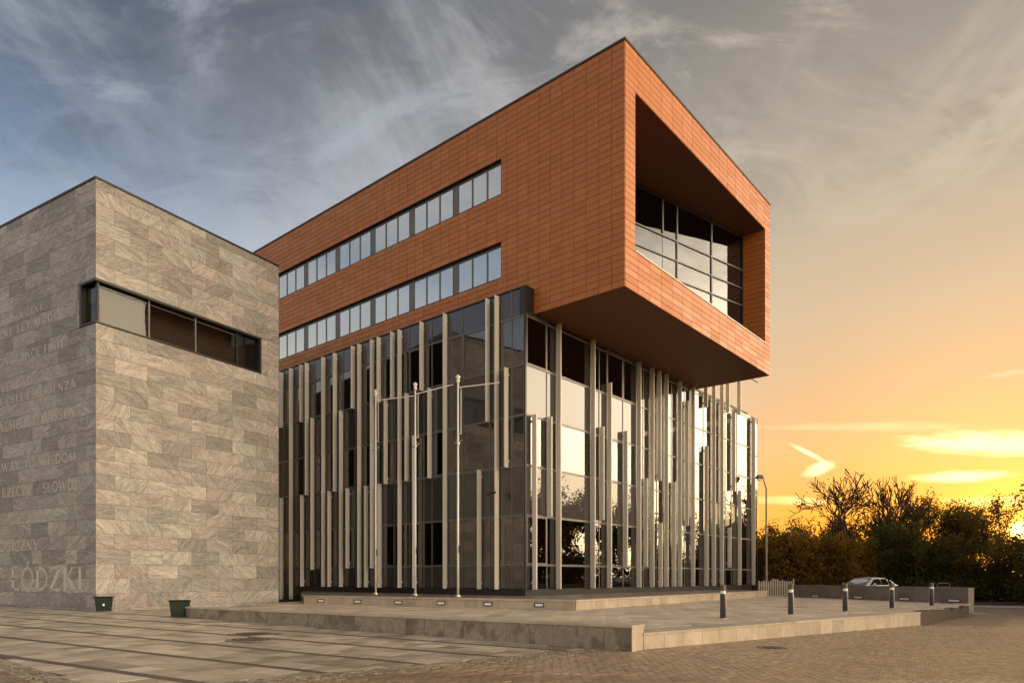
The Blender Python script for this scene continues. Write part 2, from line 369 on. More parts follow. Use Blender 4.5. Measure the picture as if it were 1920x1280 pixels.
MT = dict(
    tile=mat('terracotta_tile', M_tile), backing=mat('dark_backing', M_plain((.03, .018, .013), .8)), coping=mat('dark_coping', M_plain((.06, .045, .04), .45, .3)),
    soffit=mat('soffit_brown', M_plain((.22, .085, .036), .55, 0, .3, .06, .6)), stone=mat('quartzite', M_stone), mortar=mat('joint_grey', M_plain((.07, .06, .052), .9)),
    fin=mat('fin_champagne', M_fin), frame=mat('frame_grey', M_plain((.15, .138, .125), .4, .2)), frame_dark=mat('frame_dark', M_plain((.02, .018, .017), .45, .1)),
    win=mat('window_glass', M_glass(.70, (.2, .2, .2), (.12, .115, .105), .03, (1, .94, .84))), curtain=mat('curtain_glass', M_glass(.12, (.42, .40, .37))),
    atrium=mat('atrium_glass', M_glass(.13, (.55, .52, .48))),
    span=mat('spandrel_glass', M_glass(.03, None, (.06, .054, .052), .02)),
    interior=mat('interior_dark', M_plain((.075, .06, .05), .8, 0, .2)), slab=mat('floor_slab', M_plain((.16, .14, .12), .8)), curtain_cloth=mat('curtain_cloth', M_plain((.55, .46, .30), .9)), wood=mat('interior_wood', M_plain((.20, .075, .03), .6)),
    granite=mat('pale_granite', M_granite((.54, .445, .335), (.45, .365, .27))), granite_d=mat('facing_granite', M_granite((.33, .26, .19), (.25, .195, .14))), stained=mat('stained_facing', M_stained),
    greywall=mat('grey_facing', M_granite((.27, .225, .185), (.22, .18, .15), .6)),
    slabp=mat('plaza_slab', M_paver((.64, .51, .375), (.38, .29, .20), .38, .62, .22)), stripe=mat('plaza_stripe', M_paver((.135, .09, .062), (.105, .07, .05), .55, .3)),
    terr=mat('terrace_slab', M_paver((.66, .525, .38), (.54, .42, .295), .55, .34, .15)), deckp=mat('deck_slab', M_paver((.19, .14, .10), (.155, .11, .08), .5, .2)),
    sett=mat('sett', M_paver((.31, .20, .11), (.235, .15, .085), .40, .5, .3)), cobble=mat('cobble', M_paver((.36, .28, .19), (.20, .15, .10), .6, .6)), joint=mat('sand_joint', M_plain((.10, .07, .048), .95)),
    asphalt=mat('asphalt', M_plain((.05, .042, .036), .85, 0, .3, .3)), soil=mat('soil', M_plain((.045, .035, .022), .95)),
    steel=mat('brushed_steel', M_plain((.62, .58, .53), .26, 1, .5, .1)), bronze=mat('dark_steel', M_plain((.13, .10, .078), .26, .9, .5, .1)), white_metal=mat('pale_pole', M_plain((.78, .74, .68), .35, 0)), lens=mat('lamp_lens', M_plain((.9, .88, .84), .35)), blind=mat('roller_blind', M_plain((.11, .10, .09), .8)), clear=mat('clear_lens', M_glass(.0, (.8, .78, .75))),
    lamp_grey=mat('galvanised_grey', M_plain((.26, .23, .20), .5, .3)), iron=mat('cast_iron', M_plain((.022, .018, .016), .55, .5, .5, .3, 30)), pot=mat('green_pot', M_plain((.004, .017, .008), .35)),
    letters=mat('carved_letters', M_plain((.60, .55, .49), .8, 0, .2)), bark=mat('bark', M_plain((.07, .046, .028), .9, 0, .2, .3, 8)),
    leaf_g=mat('leaf_dark_green', M_leaf((.06, .062, .02), (.14, .115, .032))), leaf_o=mat('leaf_autumn', M_leaf((.30, .13, .025), (.18, .115, .028))), leaf_y=mat('leaf_olive', M_leaf((.13, .105, .026), (.22, .135, .03))),
    car=mat('silver_paint', lambda k: bsdf(k, (.72, .70, .67), .28, .2, .5, **{'Coat Weight': .6})), carglass=mat('car_glass', M_glass(.18, None, (.02, .018, .016))), rubber=mat('rubber', M_plain((.018, .017, .016), .8)), red=mat('tail_red', M_plain((.3, .012, .008), .3)),
    globe=mat('globe_lamp', M_emit((1, .80, .42), 1.6)), globe_w=mat('globe_white', M_emit((1, .9, .7), 2.2)), fence=mat('pale_picket', M_plain((.38, .31, .23), .6)), grass=mat('rough_grass', M_plain((.05, .045, .015), .9, 0, .2, .4, 2)),
)
# ================================================================== THE SETTING
def struct(o): o['kind'] = 'structure'; return o
def v2(p): return Vector((p[0], p[1]))
TZ, DZ, BZ = .316, .685, .53                    # terrace, deck and bench-wall heights
m = MB(); m.quad((-2500, -2500, -.62), (2500, -2500, -.62), (2500, 2500, -.62), (-2500, 2500, -.62)); struct(m.obj('ground', MT['soil']))
# ---- plaza: one gently tilted body, paved with pieces
b_plaza = [(-60, -14), (34, -14), (34, 37.0), (17.0, 44.0), (12, 44.0), (-9.2, 33.6), (-11.0, 33.5), (-60, 62)]
m = MB(); m.prism([(x, y, gz(x, y)-.012) for x, y in b_plaza], -1.2, 0); plaza = struct(m.obj('plaza', MT['joint']))
# directions used by the layout
SY = R_(30.31); sR = Vector((math.sin(SY), math.cos(SY))); sL = Vector((-math.cos(SY), math.sin(SY)))
A0 = on_plaza(1186, 1216); A1 = on_plaza(1228, 1213.8)
bl = on_z(351, 1136.7, BZ)                       # left end of the bench wall, front top edge
bR = on_z(1186, 1171.8, BZ)                      # right end
P3 = on_z(1723, 1148, TZ)
bd = (v2(bl)-v2(bR)).normalized(); bn = Vector((bd.y, -bd.x)); bn = bn if bn.y < 0 else -bn     # along the wall to the left, outward to the viewer
def loc_tilt(x, y): return Vector((x, y, gz(x, y)))
TILT = Vector((.01115, -.00264, 1)).normalized().to_track_quat('Z', 'Y').to_euler()
QT = Vector((0, 0, 1)).rotation_difference(Vector((.01115, -.00264, 1)).normalized())
def flat_mesh(w, l, h, matl, ch=.006, nm='paver'):
    key = ('flat', round(w, 3), round(l, 3), round(h, 3), matl.name, ch)
    if key not in _pc:
        q = MB(); a, b = w/2, l/2
        for (e, z) in ((0, -h), (0, -ch), (ch, 0)):
            q.v += [(-a+e, -b+e, z), (a-e, -b+e, z), (a-e, b-e, z), (-a+e, b-e, z)]
        q.f = [(8, 9, 10, 11)]+[(4+k, 4+(k+1) % 4, 8+(k+1) % 4, 8+k) for k in range(4)]+[(k, (k+1) % 4, 4+(k+1) % 4, 4+k) for k in range(4)]
        _pc[key] = q.mesh(nm, matl)
    return _pc[key]
def in_poly(p, poly):
    c = False; n = len(poly)
    for i in range(n):
        a, b = poly[i], poly[(i+1) % n]
        if (a[1] > p[1]) != (b[1] > p[1]) and p[0] < (b[0]-a[0])*(p[1]-a[1])/(b[1]-a[1])+a[0]: c = not c
    return c
def in_view(x, y, pad=700):
    if y < 6.5: return False
    px = x/y*FPX+960; return -pad < px < 1920+pad
def lay(name, stuff_name, cells, zf, matl, parent, limit, h=.03, tilt=True):
    """cells: (x, y, angle, w, l). Lays pavers; the ones that show largest are objects, the rest one joined part"""
    cells = sorted(cells, key=lambda c: -c[3]*c[4]/c[1]**3*(1 if c[1] > 9.9 and in_view(c[0], c[1], 0) else 1e-4))
    rq = random.Random(len(cells))
    for (x, y, a, w, l) in cells[:limit]:
        o = bpy.data.objects.new(name, flat_mesh(w, l, h, matl)); COL.objects.link(o)
        o.location = (x, y, zf(x, y)+rq.uniform(-.0015, .0015))
        q = Matrix.Rotation(a, 4, 'Z'); q = (QT.to_matrix().to_4x4() @ q) if tilt else q
        o.rotation_euler = q.to_euler(); adopt(o, parent)
    if len(cells) > limit:
        mb = MB()
        for (x, y, a, w, l) in cells[limit:]:
            ca, sa = math.cos(a), math.sin(a); i = len(mb.v); dz = rq.uniform(-.002, .002)
            for (e, z) in ((0, -.02), (.006, 0)):
                for sx, sy in ((-1, -1), (1, -1), (1, 1), (-1, 1)):
                    qx, qy = sx*(w/2-e), sy*(l/2-e); X, Y = x+ca*qx-sa*qy, y+sa*qx+ca*qy
                    mb.v.append((X, Y, zf(X, Y)+z+dz))
            mb.f += [(i+4, i+5, i+6, i+7)]+[(i+k, i+(k+1) % 4, i+4+(k+1) % 4, i+4+k) for k in range(4)]
        o = mb.obj(stuff_name, matl, parent); o['kind'] = 'stuff'
# outline of everything raised that stands on the plaza (pavers stop there)
plinthC = on_z(1078, 1143.4, TZ); deckL = on_z(571, 1131, TZ); deckR = Vector((15.75, 42.8, TZ))
FW0, FW1 = Vector((17.4, 42.5)), Vector((20.6, 31.2))       # far grey wall, its two ends
bench_in = v2(bl)-bn*.6
A0v, A1v = v2(bR), v2(bR)-bn*.0+(-bn)*.62
terr_poly = [tuple(A1v), tuple(P3[:2]), (20.3, 30.9), tuple(FW1), tuple(FW0), (16.0, 45), (-8.0, 45), (-8.9, 35.4), (-10.3, 34.0), (-11.0, 33.2), (bl.x-.05, bl.y+.75), tuple(v2(bl)-bn*.62)]
raised = [tuple(A0v)]+terr_poly[:6]+[(-8.0, 45), (-8.9, 35.4), (-10.3, 34.0), (-11.0, 33.2), (bl.x-.05, bl.y+.75), tuple(v2(bl))]
# cobble strips: diagonal between slab plaza and setts, and the lower-left one
cA, cB = on_plaza(1150, 1215.5), on_plaza(590, 1268); cd = (v2(cB)-v2(cA)).normalized(); cn = Vector((-cd.y, cd.x))
if cn.y > 0: cn = -cn                               # towards the viewer / right
eA, eB = on_plaza(0, 1243), on_plaza(112, 1280); ed = (v2(eB)-v2(eA)).normalized(); en = Vector((ed.y, -ed.x)); en = en if en.x < 0 else -en
def side_c(x, y): return (Vector((x, y))-v2(cA)).dot(cn)      # >0: sett side
def side_e(x, y): return (Vector((x, y))-v2(eA)).dot(en)      # >0: lower-left corner
S0 = Vector((-15.55, 25.86)); SLEN = 8.59
def under_stone(x, y):
    q = Vector((x, y))-S0; return q.dot(sR) > -.05 and q.dot(sL) > -.05
holes = [(on_plaza(474, 1187.5), .38), (on_plaza(470, 1198), .38), (on_plaza(1447, 1213.5), .30)]
def blocked(x, y, pad=.15):
    return in_poly((x, y), raised) or under_stone(x, y)
# slab plaza: dark stripes every 1.62 m along sL, three rows of slabs between
stripes_c, slabs_c = [], []
o0 = v2(on_plaza(0, 1227.5)); PER = 1.66; SW = .20; row = (PER-SW)/3
ang_s = math.atan2(sL.y, sL.x)
for kk in range(-6, 20):
    for r in range(4):
        vv = kk*PER + (0 if r == 0 else SW/2+row*(r-.5)); wv = SW if r == 0 else row; lu = 1.0 if r == 0 else row
        for j in range(-90, 70):
            uu = (j+.5*((r+kk) % 2))*lu
            p = o0+sR*vv+sL*uu
            if not in_view(p.x, p.y) or p.y > 40 or blocked(p.x, p.y): continue
            if side_c(p.x, p.y) > -.12 or side_e(p.x, p.y) > -.1: continue
            if any((p-v2(h)).length < rr+.22 and r for h, rr in holes): continue
            (stripes_c if r == 0 else slabs_c).append((p.x, p.y, ang_s, lu-.010, wv-.010))
lay('paving_slab', 'paving_slabs', slabs_c, gz, MT['slabp'], plaza, 300)
lay('paving_stripe', 'paving_stripes', stripes_c, gz, MT['stripe'], plaza, 150)
# cobbles (small, too many to pick apart)
cob = []
rc = random.Random(3)
def strip_cells(a, d, n, n0, n1, l0, l1, size):
    u = l0
    while u < l1:
        v = n0
        while v < n1:
            p = v2(a)+d*(u+rc.uniform(-.012, .012))+n*(v+rc.uniform(-.012, .012))
            if in_view(p.x, p.y) and not blocked(p.x, p.y): cob.append((p.x, p.y, math.atan2(d.y, d.x)+rc.uniform(-.18, .18), size*rc.uniform(.78, .97), size*rc.uniform(.78, .97)))
            v += size
        u += size
strip_cells(cA, cd, cn, -.20, .25, -.4, 14, .105)
strip_cells(eA, ed, en, -.15, .2, -10, 8, .105)
lay('cobble', 'cobbles', cob, lambda x, y: gz(x, y)+.004, MT['cobble'], plaza, 0)
# setts on the right, laid parallel to the cobble strip
setts = []
ang_c = math.atan2(cd.y, cd.x)
for i in range(-260, 200):
    for j in range(0, 260):
        p = v2(cA)+cd*((i+.5*(j % 2))*.205)+cn*(.32+j*.105)
        if p.y > 23 or not in_view(p.x, p.y, 600) or blocked(p.x, p.y): continue
        if any((p-v2(h)).length < rr+.04 for h, rr in holes): continue
        setts.append((p.x, p.y, ang_c, .197, .097))
for i in range(-80, 80):
    for j in range(0, 90):
        p = v2(eA)+ed*((i+.5*(j % 2))*.205)+en*(.25+j*.105)
        if in_view(p.x, p.y, 600) and not blocked(p.x, p.y): setts.append((p.x, p.y, math.atan2(ed.y, ed.x), .197, .097))
lay('sett', 'setts', setts, gz, MT['sett'], plaza, 300)
# beyond the laid setts the same paving goes on as a textured sheet
def M_settfar(k):
    p = pos(k); q = k.n('ShaderNodeVectorRotate', {'Vector': p, 'Angle': -ang_c}, rotation_type='Z_AXIS').outputs[0]
    br = k.n('ShaderNodeTexBrick', {'Vector': q, 'Color1': (.225, .148, .085), 'Color2': (.165, .105, .06), 'Mortar': (.07, .048, .032), 'Scale': 1, 'Mortar Size': .006, 'Brick Width': .205, 'Row Height': .105})
    n = k.noise(p, .5, 4, .6); c = k.mix(k.m('MULTIPLY', k.sstep(n, .42, .7), .35), br.outputs[0], (.10, .07, .045))
    return bsdf(k, c, .5, 0, .4)
m = MB(); far = [(P3.x-6, 22.9), (33.5, 22.9), (33.5, 37.0), (19, 41), (14, 24.5)]
m.poly([(x, y, gz(x, y)-.004) for x, y in far]); struct(m.obj('far_paving', mat('sett_far', M_settfar)))
# road and kerb behind the grey wall
m = MB(); m.prism([(14, 46), (19, 43.2), (36, 37.6), (80, 28), (80, 52), (14, 68)], -1.0, -.30); struct(m.obj('road', MT['asphalt']))
kerb = empty('kerb', (24, 40.5, -.3)); tag(kerb, 'pale stone kerb between block paving and road', 'kerb')
kd = (Vector((36, 37.35))-Vector((19, 42.95))).normalized(); KF = Frame((19, 42.95), kd, (kd.y, -kd.x))
for i in range(17):
    q = MB(); q.fbox(KF, i*1.05, i*1.05+1.04, -.12, .06, -.6, -.13); q.obj('kerb_stone', MT['granite'], kerb)
# ---- terrace body, its slabs, edge wall and bench wall
m = MB(); m.prism(terr_poly, -1.0, TZ-.012); terrace = struct(m.obj('terrace', MT['joint']))
tc = []
tang = math.atan2(bd.y, bd.x)
dk = [tuple(v2(plinthC)), tuple(v2(deckR)), (15, 46), (-8, 46), (-11.1, 36.3), tuple(v2(deckL))]
for i in range(-50, 60):
    for j in range(-10, 60):
        p = Vector((2, 20))+bd*(i*.8+.4*(j % 2))+(-bn)*(j*.8-8+.4)
        if not in_poly(p, terr_poly) or in_poly(p, dk) or not in_view(p.x, p.y): continue
        # keep whole slabs inside the edge wall's strip
        e = (v2(P3)-A1v); en_ = Vector((-e.y, e.x)).normalized()
        if (p-A1v).dot(en_) < .72: continue
        tc.append((p.x, p.y, tang, .772, .772))
lay('terrace_slab', 'terrace_slabs', tc, lambda x, y: TZ, MT['terr'], terrace, 300, .012, False)
def facing_wall(name, label, cat, a, b, z0, z1, thick, matl, top_mat, slab, coping_h=.05, over=.02, ends=True, proud=.045):
    """low wall from a to b, front on its right-hand side seen from a; each facing slab and coping stone its own piece"""
    a, b = v2(a), v2(b); d = (b-a).normalized(); n = Vector((d.y, -d.x)); a, b = a+n*proud, b+n*proud; L = (b-a).length; F = Frame(a, d, n)
    root = empty(name, (a.x, a.y, z0)); tag(root, label, cat)
    q = MB(); q.fbox(F, .02, L-.02, -thick+.02, -.02, z0-.4, z1-coping_h); q.obj('core', MT['mortar'], root)
    k = max(1, round(L/slab)); w = L/k
    for i in range(k):
        plate('facing_slab', F, i*w+.003, (i+1)*w-.003, z0-.25, z1-coping_h-.002, 0, .03, matl, root, .004)
    k2 = max(1, round(L/1.0)); w2 = (L+2*over)/k2
    for i in range(k2):
        q = MB(); q.fbox(F, -over+i*w2+.002, -over+(i+1)*w2-.002, -thick-over*.2, over, z1-coping_h, z1); q.obj('coping_stone', top_mat, root)
    if ends:
        for (u, s) in ((0, -1), (L, 1)):
            FE = Frame(F.P(u, 0, 0), F.n if s > 0 else -F.n, d*s)
            if s > 0: plate('end_slab', FE, -thick+.005, -.032, z0-.25, z1-coping_h-.002, 0, .03, top_mat, root, .004)
            else: plate('end_slab', FE, .032, thick-.005, z0-.25, z1-coping_h-.002, 0, .03, top_mat, root, .004)
    return root, F, L
bench, BF, BLn = facing_wall('bench_wall', 'long low stone wall with damp-stained slabs in front of the terrace', 'wall', bl, bR, gz(-4, 19), BZ, .6, MT['stained'], MT['granite'], .62)
edge, EF, ELn = facing_wall('terrace_edge', 'pale granite edge wall of the terrace beside the bollards', 'wall', A1v-(v2(P3)-A1v).normalized()*.09, P3, -.05, TZ+.03, .7, MT['granite'], MT['granite'], .66)
e2, E2F, E2L = facing_wall('terrace_step', 'short granite step wall ending against the grey wall', 'wall', v2(P3)+Vector((-.35, .62)), (20.15, 30.95), -.15, TZ+.002, .5, MT['granite_d'], MT['granite'], .7)
gw, GWF, GWL = facing_wall('grey_wall', 'grey slab-faced wall with recessed lights behind the bollards', 'wall', FW0, FW1, .1, 1.04, .35, MT['greywall'], MT['granite_d'], 1.0, .04, .015)
# ---- deck under the building
dk_poly = [tuple(v2(deckL)), tuple(v2(plinthC)), tuple(v2(deckR)), (14.6, 45.5), (-14, 47), (-11.1, 36.3)]
m = MB(); q = [Vector(p) for p in dk_poly]; m.prism(dk_poly, -.9, DZ-.05); deck = struct(m.obj('deck', MT['mortar']))
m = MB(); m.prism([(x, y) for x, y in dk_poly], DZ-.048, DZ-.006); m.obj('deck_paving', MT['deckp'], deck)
pl1, PF1, PL1 = facing_wall('plinth', 'low stone plinth with six small recessed lights under the flagpoles', 'wall', deckL, plinthC, TZ, DZ, .45, MT['granite'], MT['granite'], .8, .06, .04)
pl2, PF2, PL2 = facing_wall('plinth', 'sunlit pale plinth side running back from the corner towards the picket fence', 'wall', v2(plinthC)+Vector((.0, .0)), deckR, TZ, DZ, .45, MT['granite'], MT['granite'], .7, .06, .04, False)
def wall_light(F, u, z, w, h, parent):
    r = MB(); t = .03
    for (a, b, c, d) in ((-w/2, w/2, h/2-t, h/2), (-w/2, w/2, -h/2, -h/2+t), (-w/2, -w/2+t, -h/2+t, h/2-t), (w/2-t, w/2, -h/2+t, h/2-t)):
        r.fbox(F, u+a, u+b, -.02, .018, z+c, z+d)
    fr = r.obj('recessed_light', MT['iron'], parent)
    q = MB(); q.fbox(F, u-w/2+t, u+w/2-t, -.02, .006, z-h/2+t, z+h/2-t); q.obj('lens', MT['lens'], fr)
for px, py in ((602, 1125.5), (671, 1127), (747, 1128.5), (827, 1130), (915, 1131.8), (1011, 1133.5)):
    u, z = PF1.uz(px, py); wall_light(PF1, u, z, .40, .155, pl1)
for px, py in ((1528.5, 1117), (1609, 1119), (1695.5, 1122), (1788.5, 1125.3)):
    u, z = GWF.uz(px, py); wall_light(GWF, u, z, .66, .16, gw)
# ================================================================== STONE BUILDING
stone = empty('stone_building', (S0.x, S0.y, .2)); tag(stone, 'windowless grey quartzite block with carved mottoes and a corner ribbon window', 'building')
FSR = Frame(S0, sR, -sL); FSL = Frame(S0, sL, -sR)
ST = z_at(331.3, S0.y); ROW = 28.2*S0.y/FPX; zb0 = z_at(1140.6, S0.y)
q = MB(); wallLen = 60
def sbox(mb, u0, u1, v0, v1, z0, z1):   # u along sL, v along sR
    c = [S0+sL*u0+sR*v0, S0+sL*u0+sR*v1, S0+sL*u1+sR*v1, S0+sL*u1+sR*v0]
    mb.hexa([(p.x, p.y, z0) for p in c]+[(p.x, p.y, z1) for p in c])
# ribbon window extents
wu1, wz1 = FSR.uz(489.5, 632); wzt = z_at(521, S0.y); wzb = z_at(604, S0.y); wl = FSL.u_px(150)
D = .03                                                   # facing thickness
sbox(q, D, wallLen, D, SLEN-.02, -.6, wzb-.02); sbox(q, D, wallLen, D, SLEN-.02, wzt+.02, ST-.06)
sbox(q, wl+.02, wallLen, D, SLEN-.02, wzb-.02, wzt+.02); sbox(q, D+.6, wl+.02, wu1+.02, SLEN-.02, wzb-.02, wzt+.02); sbox(q, D, D+.62, wu1+.02, SLEN-.02, wzb-.02, wzt+.02)
core = q.obj('wall', MT['mortar'], stone)
specs = []
def stone_rows(F, length, tops, full, half0, cutu, jitter):
    r = 0; z = zb0-ROW*1.0
    zs = []
    zz = zb0
    while zz < ST-.07: zs.append((zz, min(zz+ROW, ST-.062))); zz += ROW
    zs.insert(0, (zb0-.75, zb0-.0))
    rr = random.Random(11 if jitter else 5)
    for i, (a, b) in enumerate(zs):
        u = 0 if F is FSR else D*0
        first = full*(half0 if i % 2 else 1.0)
        while u < length-.02:
            w = first if u == 0 else full*(rr.choice([.6, 1, 1, 1.35]) if jitter else 1); v = min(u+w, length)
            if length-v < .2: v = length
            segs = [(a, b)]
            if u < cutu-.01:                    # clipped round the window opening
                segs = []
                if a < wzb: segs.append((a, min(b, wzb)))
                if b > wzt: segs.append((max(a, wzt), b))
                if v > cutu+.12 and b > wzb and a < wzt: specs.append((F, cutu+.003, v-.003, max(a, wzb)+.003, min(b, wzt)-.003, 0))
            for (c, d) in segs:
                if d-c > .05: specs.append((F, u+.003, v-.003, c+.003, d-.003, 0))
            u = v
FULL = FSR.u_px(244.7)
stone_rows(FSR, SLEN, None, FULL, .53, wu1, False)
stone_rows(FSL, wallLen, None, FULL, .5, wl, True)
split_pieces('stone_slab', specs, None, D, MT['stone'], stone, 300, .004, 'stone_slabs')
q = MB(); sbox(q, -.03, wallLen, -.03, SLEN+.02, ST-.06, ST+.02); q.obj('roof_coping', MT['frame_dark'], stone)
# ribbon window: deep dark frame, mullions and panes wrapping the corner
win = empty('ribbon_window', tuple(FSR.P(0, 0, wzb))); adopt(win, stone)
N0 = -.16
q = MB(); q.fbox(FSR, -.0+.1, wu1, N0-.1, .035, wzt-.09, wzt); q.fbox(FSR, .1, wu1, N0-.1, .035, wzb, wzb+.05); q.fbox(FSR, wu1-.1, wu1, N0-.1, .03, wzb+.05, wzt-.09)
q.fbox(FSL, -.035, wl, -.10, .035, wzt-.092, wzt-.001); q.fbox(FSL, -.035, wl, -.10, .035, wzb+.001, wzb+.052); q.fbox(FSL, wl-.12, wl, -.2, .03, wzb+.05, wzt-.09)
q.obj('frame', MT['frame_dark'], win)
mus = [FSR.u_px(p, N0) for p in (278.4, 365.6, 443)]
ed_ = [.12]+mus+[wu1-.1]
for i, u in enumerate(mus):
    q = MB(); q.fbox(FSR, u-.03, u+.03, N0-.06, N0+.05, wzb+.05, wzt-.09); q.obj('mullion', MT['frame'] if i < 2 else MT['frame_dark'], win)
q = MB(); q.fbox(FSR, .10, .17, -.2, -.08, wzb+.05, wzt-.09); q.obj('corner_post', MT['frame_dark'], win)
for i in range(4):
    q = MB(); q.fbox(FSR, ed_[i]+.03, ed_[i+1]-.03, N0-.012, N0, wzb+.05, wzt-.09); q.obj('pane', MT['clear'], win)
    if i < 3:
        q = MB(); q.fbox(FSR, ed_[i]+.06, ed_[i+1]-.06, N0+.004, N0+.02, wzt-.24, wzt-.215); q.obj('blind_rail', MT['blind'], win)
q = MB(); q.fbox(FSL, .14, wl-.12, N0-.012, N0, wzb+.05, wzt-.09); q.obj('pane', MT['clear'], win)
q = MB(); q.fbox(FSR, .2, mus[0]-.22, N0-.10, N0-.06, wzb+.06, wzt-.12); q.obj('roller_blind', MT['blind'], win)
q = MB(); q.fbox(FSL, .2, wl-.15, N0-.10, N0-.06, (wzb+wzt)/2+.1, wzt-.12); q.obj('roller_blind', MT['blind'], win)
# carved mottoes: a small serif alphabet of strokes
T1, T2 = .16, .07
def arc(cx, cy, rx, ry, a0, a1, n=10): return [(cx+rx*math.cos(R_(a0+(a1-a0)*i/n)), cy+ry*math.sin(R_(a0+(a1-a0)*i/n))) for i in range(n+1)]
SE = lambda x, y: ([(x-.13, y), (x+.13, y)], .045)
GL_ = {
 'I': (.30, [([(.15, 0), (.15, 1)], T1), SE(.15, .02), SE(.15, .98)]),
 'L': (.62, [([(.15, 0), (.15, 1)], T1), ([(.05, .03), (.6, .03)], T2), ([(.58, .03), (.6, .22)], .05), SE(.15, .98)]),
 'E': (.60, [([(.15, 0), (.15, 1)], T1), ([(.05, .03), (.56, .03)], T2), ([(.15, .52), (.48, .52)], T2), ([(.05, .97), (.54, .97)], T2), ([(.55, .03), (.57, .2)], .05), ([(.53, .97), (.54, .82)], .05)]),
 'F': (.56, [([(.15, 0), (.15, 1)], T1), ([(.15, .50), (.46, .50)], T2), ([(.05, .97), (.54, .97)], T2), ([(.53, .97), (.54, .8)], .05), SE(.15, .02)]),
 'H': (.80, [([(.15, 0), (.15, 1)], T1), ([(.65, 0), (.65, 1)], T1), ([(.15, .5), (.65, .5)], T2), SE(.15, .02), SE(.65, .02), SE(.15, .98), SE(.65, .98)]),
 'T': (.70, [([(.35, 0), (.35, 1)], T1), ([(.02, .97), (.68, .97)], T2), ([(.03, .97), (.03, .8)], .05), ([(.67, .97), (.67, .8)], .05), SE(.35, .02)]),
 'O': (.84, [(arc(.42, .5, .35, .47, 0, 360, 20), .12)]), 'U': (.8, [([(.15, 1), (.15, .35)]+arc(.40, .33, .25, .31, 180, 360, 8)+[(.65, 1)], .11), SE(.15, .98), SE(.65, .98)]),
 'C': (.74, [(arc(.43, .5, .36, .47, 48, 312, 16), .12), ([(.67, .84), (.69, .68)], .05)]),
 'G': (.80, [(arc(.43, .5, .36, .47, 48, 312, 16), .12), ([(.67, .14), (.67, .45)], .12), ([(.55, .45), (.78, .45)], .05)]),
 'D': (.82, [([(.15, 0), (.15, 1)], T1), ([(.05, .97), (.3, .97)]+arc(.3, .5, .44, .47, 90, -90, 12)+[(.05, .03)], .11)]),
 'B': (.66, [([(.15, 0), (.15, 1)], T1), ([(.05, .97), (.3, .97)]+arc(.3, .75, .22, .22, 90, -90, 8)+[(.15, .53)], .10), ([(.15, .53), (.3, .53)]+arc(.3, .28, .27, .25, 90, -90, 8)+[(.05, .03)], .10)]),
 'P': (.62, [([(.15, 0), (.15, 1)], T1), ([(.05, .97), (.3, .97)]+arc(.3, .72, .25, .25, 90, -90, 8)+[(.15, .47)], .10), SE(.15, .02)]),
 'R': (.72, [([(.15, 0), (.15, 1)], T1), ([(.05, .97), (.3, .97)]+arc(.3, .74, .24, .23, 90, -90, 8)+[(.15, .51)], .10), ([(.32, .5), (.70, .0)], .13), SE(.15, .02)]),
 'S': (.56, [(arc(.28, .745, .2, .225, 40, 270, 10)+arc(.28, .27, .22, .25, 90, -140, 10), .11)]),
 'A': (.80, [([(.08, 0), (.40, 1)], .07), ([(.40, 1), (.72, 0)], T1), ([(.2, .35), (.6, .35)], T2), SE(.08, .02), SE(.72, .02)]),
 'V': (.80, [([(.08, 1), (.40, 0)], T1), ([(.40, 0), (.72, 1)], .07), SE(.08, .98), SE(.72, .98)]),
 'W': (1.16, [([(.08, 1), (.34, 0)], T1), ([(.34, 0), (.58, .9)], .07), ([(.56, 1), (.82, 0)], T1), ([(.82, 0), (1.08, 1)], .07), SE(.08, .98), SE(1.08, .98)]),
 'M': (1.0, [([(.14, 0), (.18, 1)], .07), ([(.18, 1), (.5, .05)], T1), ([(.5, .05), (.82, 1)], .07), ([(.82, 1), (.86, 0)], T1), SE(.14, .02), SE(.86, .02)]),
 'N': (.86, [([(.15, 0), (.15, 1)], .07), ([(.15, 1), (.71, 0)], T1), ([(.71, 0), (.71, 1)], .07), SE(.15, .02), SE(.71, .98)]),
 'Y': (.76, [([(.06, 1), (.38, .48)], T1), ([(.38, .48), (.70, 1)], .07), ([(.38, .5), (.38, 0)], T1), SE(.38, .02), SE(.06, .98), SE(.70, .98)]),
 'Z': (.70, [([(.06, .97), (.64, .97)], T2), ([(.63, .97), (.07, .03)], T1), ([(.05, .03), (.64, .03)], T2), ([(.06, .97), (.06, .8)], .05), ([(.64, .03), (.65, .2)], .05)]),
 'K': (.78, [([(.15, 0), (.15, 1)], T1), ([(.15, .42), (.64, 1)], .07), ([(.3, .58), (.74, 0)], T1), SE(.15, .02), SE(.15, .98), SE(.64, .98), SE(.72, .02)]),
 "'": (.24, [([(.14, 1), (.11, .74)], .09)]), '-': (.42, [([(.06, .44), (.36, .44)], .08)]), '!': (.28, [([(.14, 1), (.14, .3)], .11), ([(.14, .0), (.14, .11)], .12)]), ' ': (.42, []),
}
GL_['\u0141'] = (.62, GL_['L'][1]+[([(-.02, .38), (.36, .62)], .07)]); GL_['\u00d3'] = (.84, GL_['O'][1]+[([(.40, 1.1), (.52, 1.28)], .09)])
